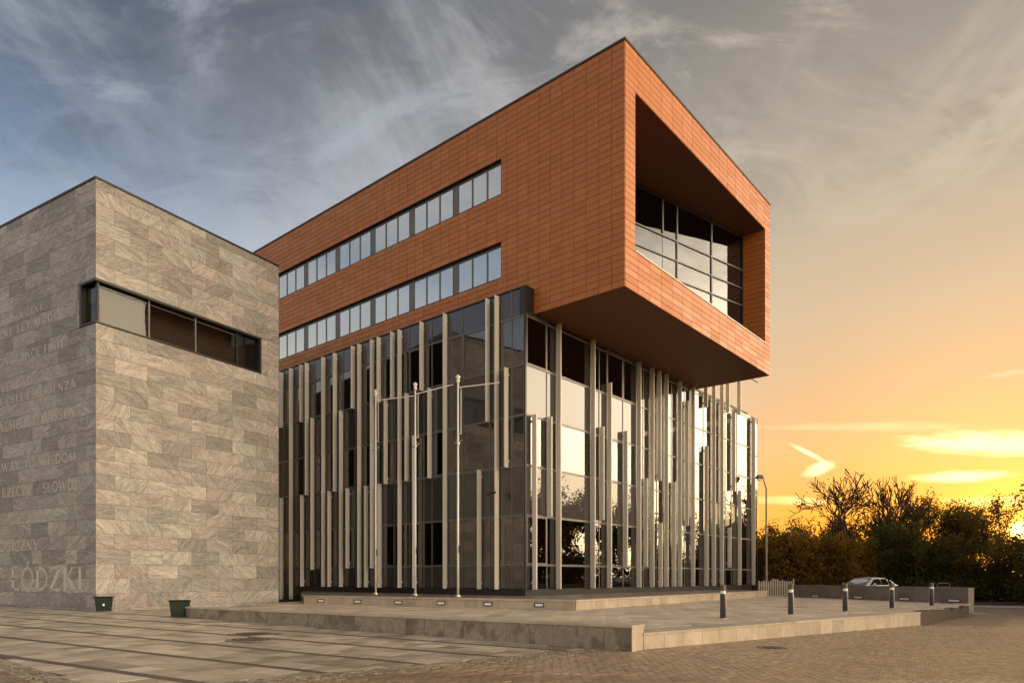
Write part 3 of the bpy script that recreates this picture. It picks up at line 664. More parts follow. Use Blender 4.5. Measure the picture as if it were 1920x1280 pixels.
def motto(text, x0, x1, base, cap):
    ul, ur = FSL.u_px(x0), FSL.u_px(x1)
    qr = FSL.P(ur, 0, 0); zb = z_at(base, qr.y); H = cap*qr.y/FPX
    tot = sum(GL_[c][0]+.10 for c in text); sc = (ul-ur)/tot; u = ul
    for word in text.split(' '):
        q = MB()
        for c in word:
            w, st = GL_[c]
            for pts, t in st:
                for (a, b) in zip(pts[:-1], pts[1:]):
                    A = Vector((a[0]*sc, a[1]*H)); Bq = Vector((b[0]*sc, b[1]*H)); d = Bq-A
                    if d.length < 1e-6: continue
                    nn = Vector((-d.y, d.x)).normalized()*t*.5*max(sc, H*.6); e = d.normalized()*t*.12*sc
                    q.poly([FSL.P(u-p.x, .0035, zb+p.y) for p in (A-e-nn, Bq+e-nn, Bq+e+nn, A-e+nn)][::-1])
            u -= (w+.10)*sc
        u -= (GL_[' '][0]+.10)*sc
        o = q.obj('inscription', MT['letters'], stone); o['label'] = 'carved serif word reading '+word.lower()
for a in (("NE MA GENE", 4, 82, 580, 11), ("IENE BET MODER", -6, 121, 591.5, 14), ("IGNORANCE FINIT", -6, 122, 651, 17), ("VERDAD", 2, 61.5, 720.5, 17), ("A DELL'ESPERIENZA", -4, 143, 726, 16.5),
          ("ACHE IST WISSEN", -3, 143.5, 780, 19.5), ("ERWAY TO WISDOM", -14, 144, 862.5, 17), ("W RZECZY - S\u0141OWO!", -16, 145, 916, 19), ("OLOGICZNY", -22, 74, 1031, 19.5), ("T \u0141\u00d3DZKI", -14, 158, 1107, 45)): motto(*a)
# ================================================================== UNIVERSITY BUILDING
BY = R_(40.151); bRd = Vector((math.sin(BY), math.cos(BY))); bLd = Vector((-math.cos(BY), math.sin(BY)))
BYD = 28.2; KS = BYD/31.5                      # depth of the box corner, from what the stone building's window mirrors
B0 = Vector((5.137*KS, BYD)); BT = EYE+24.511*KS; BB = EYE+13.256*KS; BLEN = 18.354*KS; LLEN = 38.0
uni = empty('university_building', (B0.x, B0.y, 0)); tag(uni, 'large modern building, terracotta tiled upper box over glass storeys with pale fins', 'building')
FBL = Frame(B0, bLd, -bRd); FBR = Frame(B0, bRd, -bLd)
# glass volume corner: stands proud of the box's left face
uA = FBL.u_px(1001); Q = B0+bLd*uA
kx = (984.7-960)/FPX; pr = (Q.x-kx*Q.y)/(bRd.x-kx*bRd.y)             # how far the glass volume projects
G0 = Q-bRd*pr
FGL = Frame(G0, bLd, -bRd); FGR = Frame(G0, bRd, -bLd)
zc = lambda py: z_at(py, G0.y)
Z_CAPT, Z_CAPB, Z_S2T, Z_S2B, Z_S1T, Z_S1B, Z_G, Z_BASE = [zc(v) for v in (537, 589.6, 681.4, 776.3, 870.7, 964.6, 1058, 1104)]
GRL = FGR.u_px(1409, 0); GLL = LLEN-uA
def bx(mb, u0, u1, v0, v1, z0, z1, O=None):     # box in building axes: u along left facade, v along right facade, from B0
    O = O or B0
    c = [O+bLd*u0+bRd*v0, O+bLd*u0+bRd*v1, O+bLd*u1+bRd*v1, O+bLd*u1+bRd*v0]
    mb.hexa([(p.x, p.y, z0) for p in c]+[(p.x, p.y, z1) for p in c])
# --- recessed opening on the right face
ou0, ozt = FBR.uz(1190, 172.7); ou0b, ozb = FBR.uz(1192.8, 470.6); ou1, ozt2 = FBR.uz(1434.5, 429.5); _, ozb2 = FBR.uz(1436, 643)
OZT = (ozt+ozt2)/2; OZB = (ozb+ozb2)/2; OU0 = (ou0+ou0b)/2; OU1 = ou1
c1 = FBR.P(OU1, 0, 0); kx = (1392.5-960)/FPX; RD = (kx*c1.y-c1.x)/(bLd.x-kx*bLd.y)      # recess depth
T = .035                                                     # tile thickness
# --- window bands on the left face
W1 = [FBL.uz(939.3, v)[1] for v in (298, 364.5)]; W2 = [FBL.uz(940, v)[1] for v in (453.5, 521)]
WU0 = FBL.u_px(939.6); WU1 = LLEN-1.2
# --- wall bodies behind the tiles
q = MB()
def wallseg(u0, u1, z0, z1): q.fbox(FBL, u0, u1, -.5, -T, z0, z1)
wallseg(T, WU0, BB+.05, BT-.05); wallseg(WU0, LLEN, W1[0], BT-.05); wallseg(WU0, LLEN, W2[0], W1[1]); wallseg(WU0, LLEN, BB+.05, W2[1]); wallseg(WU1, LLEN, W2[1], W2[0]); wallseg(WU1, LLEN, W1[1], W1[0])
q.fbox(FBR, .5, OU0-T, -.5, -T, BB+.05, BT-.05); q.fbox(FBR, OU1+T, BLEN, -.5, -T, BB+.05, BT-.05); q.fbox(FBR, OU0-T, OU1+T, -.5, -T, OZT+.02, BT-.05); q.fbox(FBR, OU0-T, OU1+T, -.5, -T, BB+.05, OZB-.03)
q.fbox(FBR, OU1+T, OU1+.4, -RD-.5, -.5, OZB-.3, OZT+.3); q.fbox(FBR, OU0-.4, OU0-T, -RD-4.5, -.5, OZB-.3, OZT+.3)
q.obj('upper_wall', MT['backing'], uni)
# the glazing at the back of the recess is splayed: it lies deeper at its left end
Cb = FBR.P(OU1, -RD, 0); PA = math.atan((2685-960)/FPX); pu = Vector((-math.sin(PA), -math.cos(PA))); FPW = Frame(Cb, pu, (-pu.y, pu.x) if -pu.y > 0 else (pu.y, -pu.x))
PL = (OU1-OU0)/(-pu.dot(bRd)); RDL = RD+PL*pu.dot(bLd)                     # length of the glazing, recess depth at its left end
q = MB()
rp = [FBR.P(OU0-.3, -.5, 0), FBR.P(OU1+.3, -.5, 0), FBR.P(OU1+.3, -RD-.6, 0), FBR.P(OU0-.3, -RDL-.6, 0)]
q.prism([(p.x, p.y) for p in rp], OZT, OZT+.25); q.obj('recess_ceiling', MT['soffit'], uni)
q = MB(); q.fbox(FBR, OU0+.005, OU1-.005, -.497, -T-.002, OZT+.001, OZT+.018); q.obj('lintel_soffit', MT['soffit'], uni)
q = MB(); q.prism([(p.x, p.y) for p in rp], OZB-.25, OZB-.04); q.obj('recess_floor', MT['coping'], uni)
q = MB(); q.fbox(FBR, OU0+.02, OU1-.02, -.52, .02, OZB-.028, OZB+.012); q.obj('opening_sill', MT['white_metal'], uni)
q = MB(); bx(q, -.04+.04-.04, LLEN, -.04, BLEN+.04, BT-.05, BT+.04); q.obj('roof_coping', MT['coping'], uni)
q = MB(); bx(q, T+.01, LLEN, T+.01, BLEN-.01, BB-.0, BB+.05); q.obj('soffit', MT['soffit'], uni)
q = MB(); bx(q, .5, LLEN, BLEN-.5, BLEN, BB+.05, BT-.05); bx(q, LLEN-.5, LLEN, .5, BLEN-.5, BB+.05, BT-.05); bx(q, .5, LLEN-.5, .5, BLEN-.5, BT-.7, BT-.4); bx(q, .5, LLEN-.5, .5, BLEN-.5, BB+.3, BB+.6)
bx(q, 11, LLEN-.5, 6, BLEN-.5, BB+.6, BT-.7)
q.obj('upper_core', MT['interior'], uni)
# --- terracotta tiles
NR = 36; rh = (BT-.05-BB)/NR; specs = []; J = .008
def tiles(F, u0, u1, z0, z1, cw, holes, nf=0, off=0.0):
    n = max(1, round((u1-u0)/cw)); w = (u1-u0)/n
    for r in range(NR):
        a = BB+r*rh; b = a+rh
        if b <= z0+.02 or a >= z1-.02: continue
        a2, b2 = max(a, z0), min(b, z1)
        for c in range(n):
            ua, ub = u0+c*w, u0+(c+1)*w; pieces = [(ua, ub, a2, b2)]
            for (hu0, hu1, hz0, hz1) in holes:
                nx = []
                for (x0, x1, y0, y1) in pieces:
                    if x1 <= hu0 or x0 >= hu1 or y1 <= hz0 or y0 >= hz1: nx.append((x0, x1, y0, y1)); continue
                    if x0 < hu0: nx.append((x0, hu0, y0, y1))
                    if x1 > hu1: nx.append((hu1, x1, y0, y1))
                    mx0, mx1 = max(x0, hu0), min(x1, hu1)
                    if y0 < hz0: nx.append((mx0, mx1, y0, hz0))
                    if y1 > hz1: nx.append((mx0, mx1, hz1, y1))
                pieces = nx
            for (x0, x1, y0, y1) in pieces:
                if x1-x0 > .05 and y1-y0 > .03: specs.append((F, x0+J, x1-J, y0+J, y1-J, nf))
cwL = abs(FBL.u_px(1121.7)-FBL.u_px(1146)); 
hl = [(WU0, WU1, W1[1], W1[0]), (WU0, WU1, W2[1], W2[0])]
tiles(FBL, 0, LLEN, BB, BT-.05, cwL, hl)
tiles(FBR, T+.002, BLEN, BB, BT-.05, 1.05, [(OU0, OU1, OZB-.03, OZT)])
FRW = Frame(FBR.P(OU1, 0, 0), bLd, -bRd); tiles(FRW, .04, RD, OZB, OZT, 1.05, [])       # right-hand cheek of the recess
FLW = Frame(FBR.P(OU0, 0, 0), bLd, bRd); tiles(FLW, .04, RDL, OZB, OZT, 1.05, [])
split_pieces('cladding_tile', specs, None, T-.004, MT['tile'], uni, 300, .004, 'cladding_tiles')
# --- windows of the box: bands of three panes between wide posts
def band(zb, zt):
    mod = [FBL.u_px(p, -.12) for p in (939.6, 859.4, 773.4, 698.4, 629.7, 568.8)]
    step = (FBL.u_px(568.8, -.12)-FBL.u_px(939.6, -.12))/5
    N = -.16
    q = MB(); q.fbox(FBL, WU0, WU1, N-.1, -.02, zb, zb+.05); q.fbox(FBL, WU0, WU1, N-.1, N+.02, zt-.10, zt); q.fbox(FBL, WU0, WU0+.03, N-.1, -.02, zb+.05, zt-.1); q.obj('band_frame', MT['frame_dark'], uni)
    u = WU0+.03; k = 0
    while u < WU1-.5:
        w = step*.90; g = step*.10
        wn = empty('window', tuple(FBL.P(u+w/2, N, zb))); adopt(wn, uni)
        fr = MB(); t = .038
        fr.fbox(FBL, u, u+w, N-.05, N+.015, zb+.05, zb+.05+t); fr.fbox(FBL, u, u+w, N-.05, N+.015, zt-.1-t, zt-.1)
        for j in range(4):
            x = u+w*j/3; a, b = (x, x+t) if j == 0 else ((x-t, x) if j == 3 else (x-t, x+t)); fr.fbox(FBL, a, b, N-.05, N+.02, zb+.05+t, zt-.1-t)
        fr.obj('frame', MT['frame'], wn)
        for j in range(3):
            p = MB(); p.fbox(FBL, u+w*j/3+t, u+w*(j+1)/3-t, N-.04, N-.01, zb+.05+t, zt-.1-t); p.obj('pane', MT['win'], wn)
        p = MB(); p.fbox(FBL, u+w+.002, u+step-.002, N-.06, N+.005, zb+.05, zt-.1); p.obj('post', MT['frame'], wn)
        u += step; k += 1
band(W1[1], W1[0]); band(W2[1], W2[0])
# --- big window in the recess
tr = [z_at(v, Cb.y) for v in (508, 541.8, 574)]
pw = empty('picture_window', tuple(FPW.P(PL/2, 0, OZB))); adopt(pw, uni)
q = MB(); q.fbox(FPW, .02, PL-.02, -.06, .06, OZT-.16, OZT-.002); q.fbox(FPW, .02, PL-.02, -.06, .06, OZB-.04, OZB+.06)
q.fbox(FPW, .02, .12, -.06, .06, OZB+.06, OZT-.16); q.fbox(FPW, PL-.12, PL-.02, -.06, .06, OZB+.06, OZT-.16); q.obj('frame', MT['frame_dark'], pw)
mu = [FPW.u_px(p) for p in (1333.5, 1268.8, 1242)]
vb = [.12]+mu+[PL-.12]; hb = [OZB+.06]+sorted(tr)+[OZT-.16]
for i, u in enumerate(mu):
    q = MB(); q.fbox(FPW, u-.045, u+.045, -.05, .055, OZB+.06 if i < 2 else hb[-2], OZT-.16); q.obj('mullion', MT['frame'], pw)
for z in hb[1:-1]:
    q = MB(); q.fbox(FPW, .12, PL-.12, -.05, .05, z-.035, z+.035); q.obj('transom', MT['frame'], pw)
for i in range(len(vb)-1):
    for j in range(len(hb)-1):
        q = MB(); q.fbox(FPW, vb[i]+.02, vb[i+1]-.02, -.02, -.005, hb[j]+.02, hb[j+1]-.02); q.obj('pane', MT['curtain'], pw)
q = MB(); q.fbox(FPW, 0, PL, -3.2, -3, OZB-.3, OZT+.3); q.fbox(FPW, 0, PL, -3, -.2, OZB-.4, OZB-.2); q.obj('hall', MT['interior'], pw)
# --- glass storeys
FD = .27                                                     # fin depth
LF = [(523.8, 697, 801), (542, 689.4, 1123), (561.3, 683, 790.6), (571.6, 679.3, 927.4), (602.5, 668.4, 1104.7), (624.3, 661, 920.7), (658, 648, 765), (670, 644, 1102.5), (694, 635.6, 1065), (706.6, 631, 752.8), (732, 621.6, 745.7), (745.8, 617, 1103), (786.8, 602.3, 731), (830.7, 586.7, 1103.6), (910.5, 559, 790), (927.8, 552.7, 1104.6),
      (582, 783, 1067.6), (635.7, 768.8, 1103.7), (719.7, 747, 906.8), (759, 736.3, 901.4), (801.8, 726.8, 895.7), (945.7, 687.7, 875.4), (524, 932.9, 1123), (562.8, 927.4, 1105.6), (613.8, 919.8, 1104.7), (647.9, 914.7, 1065), (682.8, 910, 1102), (707.9, 906, 1102.4), (773.3, 815.3, 1103), (895, 879.8, 1104)]
RF = [(1052, 601.6, 1103.8), (1116, 622, 1103), (1202, 647, 1100.6), (1147, 716.6, 1102), (1006.6, 775.6, 1103.8), (1035, 780, 967.8), (1132.8, 799, 974), (1177, 807, 1061.6), (1226.6, 653.4, 1100), (1240, 658.7, 901), (1253, 662.8, 1100), (1278.5, 669.8, 1099), (1303, 677.4, 1099), (1327, 684.8, 762.8), (1342, 688.7, 1098.8), (1357, 693.8, 1097), (1367.8, 697, 773), (1389, 703.5, 777),
      (1291.6, 750.6, 985), (1379, 772.5, 919), (1327.8, 835, 1098.8), (1416, 782, 1097), (1214.8, 896, 1061.8), (1267.4, 902.5, 1100), (1242, 979.7, 1100), (1390, 919, 1097.5), (1371, 988, 1063.5)]
levels = [Z_CAPT, Z_CAPB, Z_S2T, Z_S2B, Z_S1T, Z_S1B, Z_G, Z_BASE]
def snap(z, F, u):
    for L in levels:
        if abs(z-L) < .16: return L
    return z
OUT = .03+FD
def fin(F, px, yt, yb, right):
    u = F.u_px(px, OUT); Y = F.P(u, OUT, 0).y; zt, zb = z_at(yt, Y), z_at(yb, Y)
    if zb < 1.3 and yb < 1110: zb = Z_BASE-.02
    q = MB(); t = .055
    # a slim box section with a joint line at each storey
    cuts = [zb]+[L for L in sorted(levels) if zb+.4 < L < zt-.4 and L in (Z_S2B, Z_S1B, Z_CAPB)]+[zt]
    for a, b in zip(cuts[:-1], cuts[1:]): q.fbox(F, u-t/2, u+t/2, .05, OUT, a+.004, b-.004)
    for z in (zb+.3, zt-.3): q.fbox(F, u-.02, u+.02, -.02, .06, z-.05, z+.05)
    q.obj('fin', MT['fin'], uni, loc=F.P(u, 0, zb)); return u
luf = sorted(fin(FGL, *a, False) for a in LF); ruf = sorted(fin(FGR, *a, True) for a in RF)
# mullion lines: under the fins, thinned so that no bay is narrower than 0.55 m
def mull(us, end, extra=()):
    out = [.06]
    for u in sorted(list(us)+list(extra)):
        if u-out[-1] > .55 and end-u > .4: out.append(u)
    out.append(end-.05); return out
ml = mull(luf, GLL, [FGL.u_px(p) for p in (868, 960)])
mr = mull(ruf, GRL, [FGR.u_px(p) for p in (999,)])
uAtr = FGR.u_px(1190)
GT = .06
def gbay(F, u0, u1, z0, z1, m_, name, op=False, parent=uni):
    q = MB(); q.fbox(F, u0+.025, u1-.025, -.035, -.012, z0+.025, z1-.025); o = q.obj(name, m_, parent)
    if op:
        r = MB(); w = .06
        for (a, b, c, d) in ((u0+.03, u1-.03, z0+.03, z0+.03+w), (u0+.03, u1-.03, z1-.03-w, z1-.03), (u0+.03, u0+.03+w, z0+.03+w, z1-.03-w), (u1-.03-w, u1-.03, z0+.03+w, z1-.03-w)): r.fbox(F, a, b, -.04, .02, c, d)
        r.obj('sash', MT['frame'], o)
rq = random.Random(21)
for (F, ms, right) in ((FGL, ml, False), (FGR, mr, True)):
    top = Z_CAPT if not right else BB-.02
    for i in range(len(ms)-1):
        u0, u1 = ms[i], ms[i+1]
        atr = right and (u0+u1)/2 > uAtr
        G = MT['atrium'] if atr else MT['curtain']; SP = G if atr else MT['span']; nm = 'pane' if atr else 'spandrel_panel'
        if not right: gbay(F, u0, u1, Z_CAPB, Z_CAPT, SP, 'spandrel_panel')
        op = (u1-u0) > .8 and not atr
        gbay(F, u0, u1, Z_S2T, Z_CAPB if not right else BB-.03, G, 'pane', op and rq.random() < .5)
        gbay(F, u0, u1, Z_S2B, Z_S2T, SP, nm); gbay(F, u0, u1, Z_S1T, Z_S2B, G, 'pane', op and rq.random() < .6); gbay(F, u0, u1, Z_S1B, Z_S1T, SP, nm)
        gbay(F, u0, u1, Z_G, Z_S1B, G, 'pane', op and rq.random() < .5); gbay(F, u0, u1, Z_BASE, Z_G, G if right else SP, 'pane' if right else 'spandrel_panel')
    for u in ms:
        q = MB(); q.fbox(F, u-.03, u+.03, -.12, .012, Z_BASE, top); q.obj('mullion', MT['frame'], uni)
    for L in levels[1:-1]:
        q = MB(); q.fbox(F, .0 if right else -.0, (GRL if right else GLL), -.11, .010, L-.05, L+.05); q.obj('transom', MT['frame'], uni)
    q = MB(); q.fbox(F, -.02, (GRL if right else GLL), -.4, .03, -.6, Z_BASE-.001); q.obj('base_strip', MT['frame_dark'], uni)
# corner post, cap over the left facade and its return
q = MB(); q.fbox(FGL, -.015, .055, -.08, .016, Z_BASE, Z_CAPB); q.obj('corner_post', MT['frame_dark'], uni)
q = MB(); q.fbox(FGR, -.02, pr-.005, -.3, .02, Z_CAPB+.04, Z_CAPT); q.obj('cap_return', MT['frame_dark'], uni)
q = MB(); q.fbox(FGL, -.04, GLL, -pr+.005, .04, Z_CAPT, Z_CAPT+.06); q.obj('cap_flashing', MT['frame_dark'], uni)
# glass end screen with stand-off fittings, projecting past the corner
ue0, ue1 = GRL, FGR.u_px(1420)
q = MB(); q.fbox(FGR, ue0+.01, ue1, -.03, -.01, Z_BASE, BB-.4); q.obj('end_screen', MT['atrium'], uni)
q = MB(); q.tube([FGR.P(ue1+.03, -.02, Z_BASE), FGR.P(ue1+.03, -.02, BB-.1)], .022, 6); q.obj('cable', MT['frame_dark'], uni)
for py in (716, 786, 855, 924, 995, 1063):
    z = z_at(py, FGR.P(ue1, 0, 0).y); q = MB(); q.fbox(FGR, ue0-.05, ue1+.14, -.05, .02, z-.03, z+.03); q.obj('bracket', MT['frame_dark'], uni)
# --- inside: floors, back walls, curtains, globe lamps
q = MB()
def gx(mb, u0, u1, v0, v1, z0, z1): bx(mb, u0, u1, v0, v1, z0, z1, G0)
AV = uAtr+.5                                              # the atrium starts here along the right facade
for za, zb_ in ((Z_S2B+.3, Z_S2T-.3), (Z_S1B+.3, Z_S1T-.3)): gx(q, .25, GLL-.3, .25, AV, za, zb_)
gx(q, .25, GLL-.3, .25, GRL-.1, DZ-.02, DZ+.12); gx(q, .25, GLL-.3, pr+.8, GRL-.1, BB+.06, BB+.28)
q.obj('floor_slabs', MT['slab'], uni)
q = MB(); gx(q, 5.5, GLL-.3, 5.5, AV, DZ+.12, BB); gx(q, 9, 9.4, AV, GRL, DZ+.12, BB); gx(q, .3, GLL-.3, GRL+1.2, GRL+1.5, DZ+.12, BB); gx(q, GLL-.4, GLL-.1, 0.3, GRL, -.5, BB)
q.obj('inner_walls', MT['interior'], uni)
for (px, za, zb_) in ((968, Z_G, Z_S1B), (975, Z_S1T, Z_S2B), (868, Z_S1T, Z_S2B), (968, Z_S2T, Z_CAPB)):
    u = FGL.u_px(px, -.4); q = MB()
    pts = [(u-.3+.06*i, .05*math.sin(i*2.1)) for i in range(11)]
    for (a, b) in zip(pts[:-1], pts[1:]): q.quad(FGL.P(a[0], -.45+a[1], za+.1), FGL.P(b[0], -.45+b[1], za+.1), FGL.P(b[0], -.45+b[1], zb_-.1), FGL.P(a[0], -.45+a[1], zb_-.1))
    q.obj('curtain', MT['curtain_cloth'], uni)
q = MB()
for px in (1120, 1131): u = FGR.u_px(px, -1.0); q.fbox(FGR, u-.25, u+.25, -1.1, -1.0, DZ+.13, Z_S1B-.1)
q.obj('inner_doors', MT['wood'], uni)
def globe(px, py, r_px, n, matl, label):
    u = FGR.u_px(px, n); p = FGR.P(u, n, 0); z = z_at(py, p.y); r = r_px*p.y/FPX
    root = empty('globe_lamp', (p.x, p.y, z)); tag(root, label, 'lamp')
    q = MB(); q.lathe([(max(.01, r*math.sin(R_(a))), r*math.cos(R_(a))) for a in range(180, -1, -10)], 28, (p.x, p.y, z)); q.obj('globe', matl, root, True)
    q = MB(); q.tube([(p.x, p.y, z+r*.99), (p.x, p.y, BB+.05)], .015, 6); q.obj('cord', MT['frame_dark'], root)
globe(1306, 829, 19, -2.0, MT['globe_w'], 'white globe lamp hanging high inside the glazed atrium')
globe(1358, 962, 24, -2.0, MT['globe'], 'yellow globe lamp hanging low inside the glazed atrium')
# ================================================================== SMALL THINGS
# --- bollards with glass lamp heads
BOLL = [(1356, 1158, 'steel bollard light with a glass head, farthest from the grey wall'), (1483, 1151, 'steel bollard light, second of the row counted from the terrace corner'), (1585, 1145, 'steel bollard light in the middle of the row of five'), (1672.5, 1139.5, 'steel bollard light, second of the row counted from the grey wall end'), (1747, 1134.5, 'steel bollard light standing closest to the grey wall end')]
b0 = empty('bollard')
q = MB(); q.lathe([(.105, 0), (.105, .012), (.09, .016), (.09, .70), (.086, .705)], 20); q.obj('shaft', MT['bronze'], b0, True)
q = MB(); q.lathe([(.07, .705), (.078, .71), (.078, .80), (.07, .805)], 20); q.obj('lamp_glass', MT['lens'], b0, False)
q = MB(); q.lathe([(.092, .805), (.094, .81), (.094, .955), (.088, .965), (.01, .967)], 20); q.obj('cap', MT['bronze'], b0)
q = MB(); q.lathe([(.125, .0), (.125, .006), (.107, .008)], 20); q.obj('base_ring', MT['steel'], b0)
for i, (px, py, lb) in enumerate(BOLL):
    o = b0 if i == 0 else copy_tree(b0); p = on_z(px, py, TZ); o.location = (p.x, p.y, TZ); o.rotation_euler = (0, 0, i*.7); tag(o, lb, 'bollard', 'bollards along the terrace edge')
# --- flagpoles
POLE = [(704.5, 1112, 729.5, (776, 742), 'white flagpole whose arm points at its neighbour, beside the narrow fins'), (778.7, 1111.5, 716, (850, 720.5), 'white flagpole standing between the other two flagpoles'), (858.7, 1112.5, 702, (937, 717), 'white flagpole nearest the corner of the glass building')]
for (px, pb, pt, tip, lb) in POLE:
    fp = FGL.P(FGL.u_px(px), 0, 0); p = fp*((fp.y-4.0)/fp.y); H = z_at(pt, p.y)
    root = empty('flagpole', (p.x, p.y, DZ)); tag(root, lb, 'flagpole', 'flagpoles on the deck')
    q = MB(); q.tube([(p.x, p.y, DZ+.03), (p.x, p.y, DZ+3), (p.x, p.y, H-.35)], [.052, .048, .038], 14); q.obj('pole', MT['white_metal'], root, True)
    q = MB(); q.lathe([(.17, 0), (.17, .02), (.1, .03), (.1, .09), (.08, .1)], 16, (p.x, p.y, DZ)); q.obj('base_plate', MT['steel'], root)
    q = MB(); q.lathe([(.055, -.35), (.075, -.33), (.075, -.22), (.05, -.2), (.095, -.13), (.11, -.08), (.03, -.03), (.02, .0)], 14, (p.x, p.y, H)); q.obj('finial', MT['white_metal'], root, True)
    za = H-.55; r = ray(*tip); t = p.y-.1; tipw = Vector((r.x*t, t, EYE+r.z*t))
    q = MB(); q.tube([(p.x+.05, p.y-.03, za), tuple(tipw)], .022, 8); q.obj('flag_arm', MT['white_metal'], root)
    q = MB(); q.tube([(p.x+.13, p.y-.03, za-.02), (p.x+.13, p.y-.03, za-2.0)], .014, 6); q.tube([(p.x+.05, p.y-.03, za-1.97), (p.x+.14, p.y-.03, za-1.97)], .014, 6); q.obj('halyard', MT['white_metal'], root)
    zc_ = za-2.35
    q = MB(); q.tube([(p.x-.16, p.y-.05, zc_-.05), (p.x, p.y-.06, zc_), (p.x+.2, p.y-.05, zc_+.1)], .03, 6); q.lathe([(.075, -.06), (.08, -.05), (.08, .05), (.075, .06)], 12, (p.x, p.y, zc_)); q.obj('cleat', MT['steel'], root)
    q = MB(); q.tube([(p.x+.07, p.y-.05, 2.55), (p.x+.07, p.y-.05, 2.85)], .03, 6); q.obj('winch_box', MT['iron'], root)
# --- security camera on a fin
u = FGL.u_px(929, OUT+.03); c0 = FGL.P(u, OUT+.0, 0); cz = z_at(925, c0.y)
sc_ = empty('security_camera', (c0.x, c0.y, cz)); tag(sc_, 'small dark security camera mounted on a tall pale fin', 'camera')
q = MB(); q.tube([(c0.x, c0.y, cz+.05), (c0.x-.12, c0.y-.2, cz+.02)], .025, 6); q.obj('arm', MT['frame_dark'], sc_)
q = MB(); q.tube([(c0.x-.02, c0.y-.2, cz+.05), (c0.x-.40, c0.y-.28, cz-.07)], [.06, .07], 8); q.obj('housing', MT['frame_dark'], sc_)
# --- planter pots
for (px, py, w_, lb) in ((195.5, 1144.5, .60, 'dark green square pot at the corner of the stone building'), (357, 1155, .64, 'dark green square pot half hidden by the end of the low wall')):
    p = on_plaza(px, py); z = gz(p.x, p.y)
    if px > 300: p = Vector((bl.x-.42, bl.y+.35, 0)); z = gz(p.x, p.y)
    rt = empty('planter', (p.x, p.y, z), .45); tag(rt, lb, 'planter', 'green pots by the stone building')
    h = .55; a, b = w_*.40, w_*.5
    q = MB()
    lo = [(-a, -a), (a, -a), (a, a), (-a, a)]; hi = [(-b, -b), (b, -b), (b, b), (-b, b)]; inn = [(x*.88, y*.88) for x, y in hi]; fl = [(x*.86, y*.86) for x, y in hi]
    i0 = 0; q.v = [(x, y, 0) for x, y in lo]+[(x, y, h) for x, y in hi]+[(x, y, h) for x, y in inn]+[(x, y, h-.12) for x, y in fl]
    for L in (0, 4, 8): q.f += [(L+k, L+(k+1) % 4, L+4+(k+1) % 4, L+4+k) for k in range(4)]
    q.f += [(3, 2, 1, 0), (12, 13, 14, 15)]
    o = q.obj('pot', MT['pot']); o.parent = rt
    q = MB()
    for (s, e) in ((1, 1.0), ): 
        for k in range(4):
            x0, y0 = hi[k]; x1, y1 = hi[(k+1) % 4]; q.tube([(x0, y0, h-.02), (x1, y1, h-.02)], .026, 6)
    o = q.obj('rim', MT['pot']); o.parent = rt
    q = MB(); q.box(-.03, .03, -b*.93-.008, -b*.93+.03, .2, .28) if px < 300 else q.box(-.03, .03, -.03, .03, .3, h-.08)
    o = q.obj('sticker' if px < 300 else 'soil_mound', MT['lens'] if px < 300 else MT['soil']); o.parent = rt
# --- manhole covers
for (h, r), lb in zip(holes, ('round iron manhole cover, the one closer to the low wall', 'round iron manhole cover, the one farther from the low wall', 'round iron manhole cover set in the brown setts')):
    z = gz(h.x, h.y); rt = empty('manhole_cover', (h.x, h.y, z)); tag(rt, lb, 'manhole', 'iron manhole covers'); rt.rotation_euler = TILT if False else QT.to_euler()
    q = MB(); n = 36; R0 = r+.02
    prof = [(R0, -.03), (R0, .004), (R0-.05, .006), (R0-.055, -.004), (.01, -.004)]; q.lathe(prof, 36); o = q.obj('cover', MT['iron']); o.parent = rt
    q = MB()
    for i in range(-4, 5):
        L = math.sqrt(max(.01, (R0-.1)**2-(i*.1*r*2)**2)) if abs(i*.2*r) < R0-.12 else 0
        if L > .05: q.box(i*.2*r-.02, i*.2*r+.02, -L, L, -.005, .004)
    o = q.obj('ribs', MT['iron']); o.parent = rt
    q = MB(); q.lathe([(R0+.12, -.02), (R0+.12, .001), (R0+.0, .002)], 36); o = q.obj('mortar_ring', MT['sett']); o.parent = rt
# --- slot drain on the terrace
p = on_z(1490, 1138.3, TZ); q = MB(); dF = Frame((p.x, p.y), -bd, bn)
rt = empty('drain_grate', (p.x, p.y, TZ)); tag(rt, 'narrow dark slot drain set in the pale terrace slabs', 'drain')
q.fbox(dF, -.7, .7, -.11, .11, TZ-.01, TZ+.004); q.obj('channel', MT['iron'], rt)
for i in range(13):
    q = MB(); q.fbox(dF, -.66+i*.11-.02, -.66+i*.11+.02, -.1, .1, TZ+.004, TZ+.012); q.obj('bar', MT['steel'], rt)
